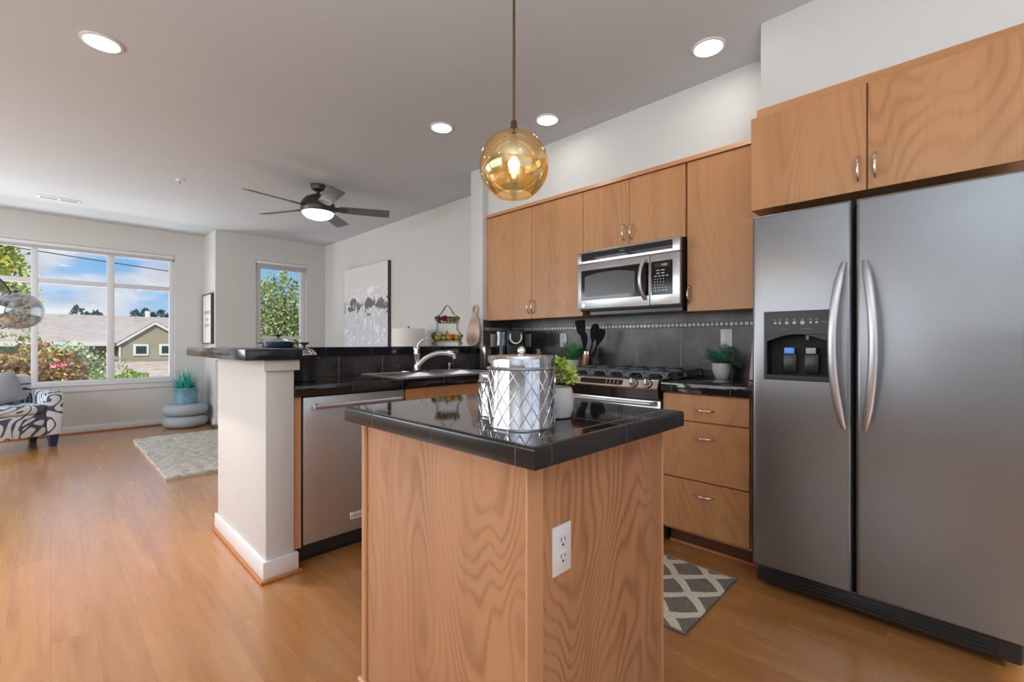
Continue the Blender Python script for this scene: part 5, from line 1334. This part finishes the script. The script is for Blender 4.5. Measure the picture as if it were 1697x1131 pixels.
edge = [grid[i][0] for i in range(nx + 1)] + [grid[nx][j] for j in range(1, ny + 1)] + [grid[i][ny] for i in range(nx - 1, -1, -1)] + [grid[0][j] for j in range(ny - 1, 0, -1)]
low = [b._v((v.co.x, v.co.y, 0.001)) for v in edge]
for k in range(len(edge)): b._face((edge[k], low[k], low[(k + 1) % len(edge)], edge[(k + 1) % len(edge)]))
o = b.build('shag_rug', 'shag_cream', origin=(1.45, 5.6, 0)); tag(o, 'cream shaggy rug on the living room floor', 'rug')

# ------------------------------------------------------------------ armchair
ac = thing('armchair', 'white armchair with dark scroll print by the big window', 'armchair', (-0.30, 7.34, 0))
AX0, AX1 = -0.72, 0.10
ay0, ay1 = 7.00, 7.64
ARM = Matrix.Translation((0.10, 7.0, 0)) @ Matrix.Rotation(rad(20), 4, 'Z') @ Matrix.Translation((-0.10, -7.0, 0))
def AB():
    b = MB(); b.T = ARM; return b
b = AB(); b.box(AX0 + 0.12, AX1 - 0.12, ay0 + 0.03, ay1 - 0.05, 0.13, 0.37, bev=0.02); b.build('seat_base', 'scroll_fabric', ac)
b = AB(); b.box(AX0 + 0.125, AX1 - 0.125, ay0 + 0.01, ay1 - 0.20, 0.372, 0.47, bev=0.035, seg=4); b.build('seat_cushion', 'scroll_fabric', ac)
for sg, xa in ((1, AX1 - 0.125), (-1, AX0)):
    b = AB()
    poly = [(xa, 0.13), (xa + 0.125, 0.13), (xa + 0.118, 0.45), (xa + 0.140 if sg > 0 else xa + 0.125, 0.52), (xa + 0.138 if sg > 0 else xa + 0.12, 0.575), (xa + 0.10, 0.605), (xa + 0.03, 0.605), (xa - (0.0 if sg > 0 else 0.02), 0.575), (xa - (0.0 if sg > 0 else 0.02), 0.50)]
    b.prism(poly, 'Y', ay0 + 0.02, ay1 - 0.08, bev=0.012); b.build('arm', 'scroll_fabric', ac)
b = AB(); b.box(AX0 + 0.09, AX1 - 0.09, ay1 - 0.20, ay1 - 0.02, 0.35, 0.78, bev=0.05, seg=4); b.build('backrest', 'scroll_fabric', ac)
for xx, yy in ((AX1 - 0.06, ay0 + 0.07), (AX0 + 0.06, ay0 + 0.07), (AX1 - 0.06, ay1 - 0.10), (AX0 + 0.06, ay1 - 0.10)):
    b = AB(); b.skin([[b._v((xx + sx * h, yy + sy * h, z)) for sx, sy in ((-1, -1), (1, -1), (1, 1), (-1, 1))] for h, z in ((0.024, 0.0), (0.040, 0.135))])
    b.build('leg', 'navy_wood', ac)
cu = MB(); cu.T = Matrix.Translation((-0.40, 7.20, 0.62)) @ Matrix.Rotation(rad(20), 4, 'Z') @ Matrix.Rotation(rad(-12), 4, 'Y') @ Matrix.Rotation(rad(-18), 4, 'X')
n = 12; gr = []
for side in (1, -1):
    gr.append([[cu._v((-0.19 + 0.38 * i / n, side * (0.012 + 0.075 * (math.sin(PI * i / n) * math.sin(PI * j / n)) ** 0.6), -0.15 + 0.33 * j / n)) for j in range(n + 1)] for i in range(n + 1)])
for g_ in gr:
    for i in range(n):
        for j in range(n): cu._face((g_[i][j], g_[i + 1][j], g_[i + 1][j + 1], g_[i][j + 1]))
A, B = gr
def rim(g_): return [g_[i][0] for i in range(n + 1)] + [g_[n][j] for j in range(1, n + 1)] + [g_[i][n] for i in range(n - 1, -1, -1)] + [g_[0][j] for j in range(n - 1, 0, -1)]
ra, rb_ = rim(A), rim(B)
for k in range(len(ra)): cu._face((ra[k], rb_[k], rb_[(k + 1) % len(ra)], ra[(k + 1) % len(ra)]))
o = cu.build('throw_pillow', 'pillow_grey', origin=(-0.40, 7.20, 0.62)); tag(o, 'plain grey throw pillow on the scroll print armchair', 'pillow')

# ------------------------------------------------------------------ stool with planter, fireplace, frame, art
sc_ = (1.285, 7.46)
so = thing('pouf_stool', 'pale grey double ring pouf stool under the blue planter', 'stool', (*sc_, 0))
for za in (0.0, 0.155):
    prof = [(0.19, 0.002), (0.225, 0.012), (0.252, 0.045), (0.258, 0.08), (0.248, 0.118), (0.22, 0.145), (0.18, 0.153)]
    MB().lathe([(r, z + za) for r, z in prof], (*sc_, 0), 48).build('ring_cushion', 'boucle_grey', so)
pl = thing('potted_grass', 'teal grassy plant in blue glazed planter on the grey pouf', 'plant', (*sc_, 0.308))
MB().lathe([(0.125, 0), (0.132, 0.006), (0.134, 0.10), (0.136, 0.215), (0.126, 0.215), (0.124, 0.19)], (*sc_, 0.308), 40).build('planter', 'planter_blue', pl)
rng = random.Random(21)
def blades(n, lmin, lmax, wd, zc, spread):
    b = MB()
    for k in range(n):
        th = rng.uniform(0, 2 * PI); L = rng.uniform(lmin, lmax); lean = rng.uniform(0.15, 1.35)
        d = Vector((math.cos(th), math.sin(th), 0)); s_ = Vector((-d.y, d.x, 0)); r0 = rng.uniform(0, spread)
        prev = None
        for j in range(6):
            u = j / 5; c = Vector((*sc_, zc)) + d * (r0 + L * math.sin(lean) * u * (0.6 + 0.4 * u)) + Vector((0, 0, L * (math.cos(lean) * u * 1.1 - 0.45 * lean * u * u)))
            w_ = wd * (1 - u * 0.9)
            c.x = min(c.x, 1.56); c.y = min(c.y, 7.78)
            cur = (c - s_ * w_, c + s_ * w_)
            if prev: b.quad(prev[0], prev[1], cur[1], cur[0])
            prev = cur
    return b
blades(260, 0.16, 0.33, 0.006, 0.50, 0.10).build('grass_blades', 'teal_grass', pl, smooth=False)
blades(70, 0.22, 0.36, 0.005, 0.50, 0.10).build('pale_blades', 'grey_frond', pl, smooth=False)
fp = thing('fireplace_surround', 'white fireplace surround mostly hidden behind the half wall', 'fireplace', (2.0, 7.15, 0))
b = MB(); b.box(1.60, 1.76, 7.02, 7.198, 0, 1.0, bev=0.006); b.box(1.585, 1.775, 7.0, 7.198, 0, 0.20, bev=0.006); b.box(1.588, 1.772, 7.003, 7.198, 0.30, 0.345, bev=0.006)
b.build('pilaster', 'white_trim', fp)
b = MB(); b.box(2.84, 3.0, 7.02, 7.198, 0, 0.90, bev=0.006); b.build('pilaster', 'white_trim', fp)
b = MB(); b.box(1.56, 3.04, 6.97, 7.198, 0.90, 0.945, bev=0.006); b.box(1.76, 2.84, 7.05, 7.198, 0.72, 0.9); b.build('mantel', 'white_trim', fp)
bx(1.76, 2.84, 7.14, 7.198, 0.02, 0.72).build('firebox', 'black_satin', fp)
bx(1.50, 3.05, 6.80, 7.198, 0, 0.018, bev=0.003).build('hearth', 'hearth_slate', fp)
pf = thing('picture_frame', 'tall narrow framed print with faint grey lettering beside the big window', 'picture', (1.57, 7.52, 1.11))
PX = 1.537
b = MB(); b.holed(PX, 1.571, 7.27, 7.775, 1.112, 1.812, 7.285, 7.76, 1.127, 1.797); b.build('frame', 'frame_brown', pf)
pp_ = bx(PX + 0.006, PX + 0.012, 7.285, 7.76, 1.127, 1.797).build('print', 'frame_paper', pf)
b = MB()
for zc, n_ in ((1.53, 8), (1.43, 3), (1.35, 6)):
    for k in range(n_):
        yc = 7.52 + (k - (n_ - 1) / 2) * 0.042
        b.box(PX + 0.0045, PX + 0.0062, yc - 0.014, yc + 0.014, zc, zc + 0.045)
b.build('print_lettering', 'grey_paddle', pf)
cv = thing('canvas_painting', 'large abstract grey and white canvas on the right living room wall', 'painting', (3.05, 5.81, 0.95))
bx(3.035, 3.075, 5.207, 6.43, 0.95, 2.19, bev=0.002).build('canvas_edge', 'frame_brown', cv)
bx(3.031, 3.036, 5.214, 6.425, 0.953, 2.187).build('painted_face', 'abstract_paint', cv)
# lamp on a hidden side table
tl = (2.75, 4.29)
stb = thing('side_table', 'dark wooden side table behind the half wall under the drum lamp', 'table', (*tl, 0))
bx(2.48, 3.02, 4.02, 4.56, 0.58, 0.61, bev=0.004).build('table_top', 'walnut', stb)
for xx in (2.51, 2.99):
    for yy in (4.05, 4.53): bx(xx - 0.02, xx + 0.02, yy - 0.02, yy + 0.02, 0, 0.58).build('leg', 'walnut', stb)
dl = thing('table_lamp', 'white drum shade table lamp behind the half wall', 'lamp', (*tl, 0.61))
MB().lathe([(0.08, 0), (0.08, 0.015), (0.03, 0.03), (0.055, 0.10), (0.06, 0.18), (0.03, 0.27), (0.012, 0.30), (0.012, 0.42)], (*tl, 0.61), 28).build('base', 'ceramic_white', dl)
MB().lathe([(0.185, 0.36), (0.178, 0.672), (0.176, 0.672), (0.183, 0.362)], (*tl, 0.61), 48, cap0=False, cap1=False).build('lamp_shade', 'shade_linen', dl)
MB().lathe([(0.176, 0.668), (0.004, 0.669)], (*tl, 0.61), 40, cap0=False).build('shade_top', 'shade_linen', dl)
MB().cyl((*tl, 1.275), (*tl, 1.292), 0.005, n=10).sphere((*tl, 1.300), 0.011, 14).build('finial', 'fan_bronze', dl)
# arc lamp
gx, gy, gz, gr_ = -0.192, 5.75, 1.405, 0.158
al = thing('arc_lamp', 'black arc floor lamp with smoked glass globe before the big window', 'floor lamp', (-1.55, 6.3, 0))
MB().cyl((-1.55, 6.3, 0), (-1.55, 6.3, 0.03), 0.16, n=36).build('base', 'black_satin', al)
pts = [(-1.55, 6.3, 0.03), (-1.55, 6.3, 0.9), (-1.5, 6.26, 1.4)]
for k in range(1, 15):
    a = PI * (1 - k / 14 * 0.93); pts.append((-0.86 + 0.64 * math.cos(a), 6.03 - 0.28 * math.sin(PI * k / 28) , 1.45 + 0.45 * math.sin(a) + 0.0))
pts.append((-0.225, 5.75, gz + gr_ + 0.005))
MB().tube(pts, 0.009, 10).build('arc_pole', 'black_satin', al)
MB().sphere((gx, gy, gz), gr_, 40).build('glass_globe', 'smoke_glass', al)
MB().cyl((gx - 0.02, gy, gz + gr_ + 0.01), (gx - 0.015, gy, gz + gr_ - 0.04), 0.02, n=16).build('socket', 'black_satin', al)
MB().sphere((gx - 0.01, gy, gz + 0.055), 0.040, 18, 0.6).build('bulb', 'white_plastic', al)

# ------------------------------------------------------------------ outside
GZ = -3.0
struct(bx(-60, 80, 8.4, 140, GZ - 0.3, GZ).build('ground', 'ground_grass'))
hs = thing('house', 'tan neighbouring house with shingled roof and gable seen through the window', 'house', (1.5, 24, GZ))
HY = 20.0
k_ = HY / 22.0
def hxz(x, z): return x * k_, EYE + (z - EYE) * k_
ze = 1.175; 
bx(-8, 14, HY + 0.45, HY + 10, GZ, 1.16).build('wall', 'siding', hs)
b = MB()   # main roof slope: eave to ridge
b.prism([(HY, 1.15), (HY + 6.2, 2.30), (HY + 12.4, 1.15), (HY + 12.4, 1.05), (HY + 6.2, 2.18), (HY, 1.05)], 'X', -8.6, 14.6).build('roof', 'shingles', hs)
b = MB(); b.box(-8.6, 14.6, HY - 0.03, HY, 1.02, 1.16); b.build('gutter', 'house_white', hs)
# gable wing in front
gx0, gx1, gpx, gpz, gez = 1.50, 3.48, 2.44, 1.835, 1.13
gy_ = HY - 0.9
b = MB(); b.prism([(gx0 + 0.10, GZ), (gx1 - 0.06, GZ), (gx1 - 0.06, gez - 0.02), (gpx, gpz - 0.09), (gx0 + 0.10, gez - 0.04)], 'Y', gy_, HY + 3).build('gable_wall', 'siding', hs)
th_ = 0.085
b = MB()
b.prism([(gx0 - 0.02, gez - 0.03), (gpx, gpz), (gpx, gpz - th_ * 1.2), (gx0 - 0.02, gez - 0.03 - th_)], 'Y', gy_ - 0.12, gy_ - 0.04)
b.prism([(gx1 + 0.03, gez + 0.02), (gpx, gpz), (gpx, gpz - th_ * 1.2), (gx1 + 0.03, gez + 0.02 - th_)], 'Y', gy_ - 0.12, gy_ - 0.04)
b.build('bargeboard', 'house_white', hs)
b = MB()
b.prism([(gx0 - 0.03, gez - 0.02), (gpx, gpz + 0.012), (gpx, gpz + 0.045), (gx0 - 0.03, gez + 0.015)], 'Y', gy_ - 0.14, HY + 4)
b.prism([(gx1 + 0.04, gez + 0.03), (gpx, gpz + 0.012), (gpx, gpz + 0.045), (gx1 + 0.04, gez + 0.065)], 'Y', gy_ - 0.14, HY + 4)
b.build('gable_roof', 'shingles', hs)
for xc in (2.085, 2.755):
    wq = MB().box(xc - 0.20, xc + 0.20, gy_ - 0.05, gy_ + 0.01, 0.70, 1.08, bev=0.005).build('window', 'house_white', hs)
    bx(xc - 0.135, xc + 0.135, gy_ - 0.056, gy_ - 0.045, 0.765, 1.015).build('pane', 'house_glass', wq)
b = MB(); b.prism([(gy_ - 3.4, -0.9), (gy_ + 0.02, 0.52), (gy_ + 0.02, 0.42), (gy_ - 3.4, -1.0)], 'X', 1.25, 6.0).build('porch_roof', 'shingles', hs)
MB().cyl((gx0 + 0.06, gy_ - 0.03, -1), (gx0 + 0.06, gy_ - 0.03, 1.0), 0.03, n=8).build('downpipe', 'house_white', hs)
MB().cyl((3.10, HY + 6.2, 2.1), (3.10, HY + 6.2, 2.56), 0.10, n=12).build('roof_vent', 'house_white', hs)

def foliage(name, label, cat, c, rad3, n, ln, wd, mat, seed, trunk=None, group=None, clumps=10):
    t = thing(name, label, cat, (c[0], c[1], GZ), group); rng = random.Random(seed); b = MB()
    cl = []
    for k in range(clumps):
        v = Vector((rng.gauss(0, 1), rng.gauss(0, 1), rng.gauss(0, 1))).normalized() * rng.uniform(0.1, 0.8)
        cl.append((Vector((c[0] + v.x * rad3[0], c[1] + v.y * rad3[1], c[2] + v.z * rad3[2])), rng.uniform(0.32, 0.55)))
    per = n // clumps
    for cc_, s_ in cl:
        leaf_cluster(b, cc_, per, (rad3[0] * s_, rad3[1] * s_, rad3[2] * s_), ln, wd, rng, 0.0)
    b.build('foliage', mat, t, smooth=False)
    if trunk:
        b = MB(); b.tube([(c[0], c[1], GZ), (c[0] + 0.05, c[1], (GZ + c[2]) / 2), (c[0], c[1], c[2] + rad3[2] * 0.4)], [trunk, trunk * 0.8, trunk * 0.3], 10)
        for k in range(7):
            e = cl[k % clumps][0]; b.tube([(c[0], c[1], c[2] - rad3[2] * 0.5), tuple(e)], [trunk * 0.35, trunk * 0.1], 6)
        b.build('trunk', 'bark', t)
    return t
foliage('tree', 'tall yellow green tree at the left edge beyond the big window', 'tree', (-1.08, 12.6, 2.1), (0.85, 0.9, 2.2), 12000, 0.085, 0.035, 'tree_lime', 31, 0.12, clumps=44)
foliage('shrub', 'amber leaved shrub low in the left panes of the big window', 'shrub', (-0.18, 10.3, 0.36), (0.62, 0.45, 0.80), 6500, 0.06, 0.026, 'bush_amber', 32, 0.03, clumps=34)
foliage('shrub', 'amber leaved shrub at the far left below the yellow tree', 'shrub', (-1.35, 10.2, 0.25), (0.62, 0.45, 0.9), 5000, 0.06, 0.026, 'bush_amber', 37, 0.03, clumps=26)
foliage('shrub', 'variegated white and green shrub behind the amber shrub', 'shrub', (0.22, 12.0, 0.46), (0.85, 0.5, 0.80), 6500, 0.06, 0.026, 'bush_variegated', 33, 0.03, clumps=34)
foliage('shrub', 'bright green shrub below the neighbouring gable', 'shrub', (0.98, 11.3, -0.02), (0.72, 0.4, 0.60), 4500, 0.06, 0.026, 'bush_lime', 34, 0.03, clumps=26)
foliage('flower_cluster', 'pink blossoms among the shrubs outside the big window', 'flowers', (0.14, 9.75, 0.80), (0.13, 0.08, 0.05), 220, 0.035, 0.022, 'petal_pink', 35, 0.015, clumps=5)
foliage('tree', 'leafy green tree filling the narrow living room window', 'tree', (4.95, 14.4, 1.35), (1.35, 1.2, 2.0), 8500, 0.085, 0.034, 'tree_green', 36, 0.10, clumps=52)
foliage('shrub', 'olive shrub low outside the narrow living room window', 'shrub', (4.2, 11.6, -0.1), (1.2, 0.7, 1.0), 3600, 0.08, 0.03, 'tree_green', 38, 0.04, clumps=22)
rng = random.Random(40)
for lab, xc, n_ in (('distant dark conifers over the roof ridge left of the mullion', 2.7, 3), ('distant dark conifers over the roof ridge near the gable', 8.3, 5)):
    t = thing('conifer_clump', lab, 'tree', (xc, 66, GZ), 'distant conifers')
    b = MB(); tr_ = MB()
    for i in range(n_):
        xx = xc + (i - (n_ - 1) / 2) * 0.75 + rng.uniform(-.2, .2); h_ = 4.75 * rng.uniform(0.88, 1.08)
        leaf_cluster(b, (xx, 66 + rng.uniform(-1, 1), h_ - 0.9), 150, (0.42, 0.4, 0.75), 0.28, 0.10, rng, 0.2)
        leaf_cluster(b, (xx, 66 + rng.uniform(-1, 1), h_ - 2.0), 150, (0.6, 0.5, 0.9), 0.3, 0.11, rng, 0.2)
        tr_.cyl((xx, 66, GZ), (xx, 66, h_ * 0.85), 0.12, 0.03, n=6)
    b.build('foliage', 'conifer', t, smooth=False); tr_.build('trunk', 'bark', t)
b = MB(); pts = []
for k in range(25):
    u = k / 24; x_ = -6 + 14 * u; pts.append((x_, 16.0, 3.345 - 0.08 * x_ + 0.003 * (x_ - 1) ** 2))
o = b.tube(pts, 0.012, 6).build('power_cable', 'cable_black'); tag(o, 'thin dark overhead cable crossing the sky outside the big window', 'cable')
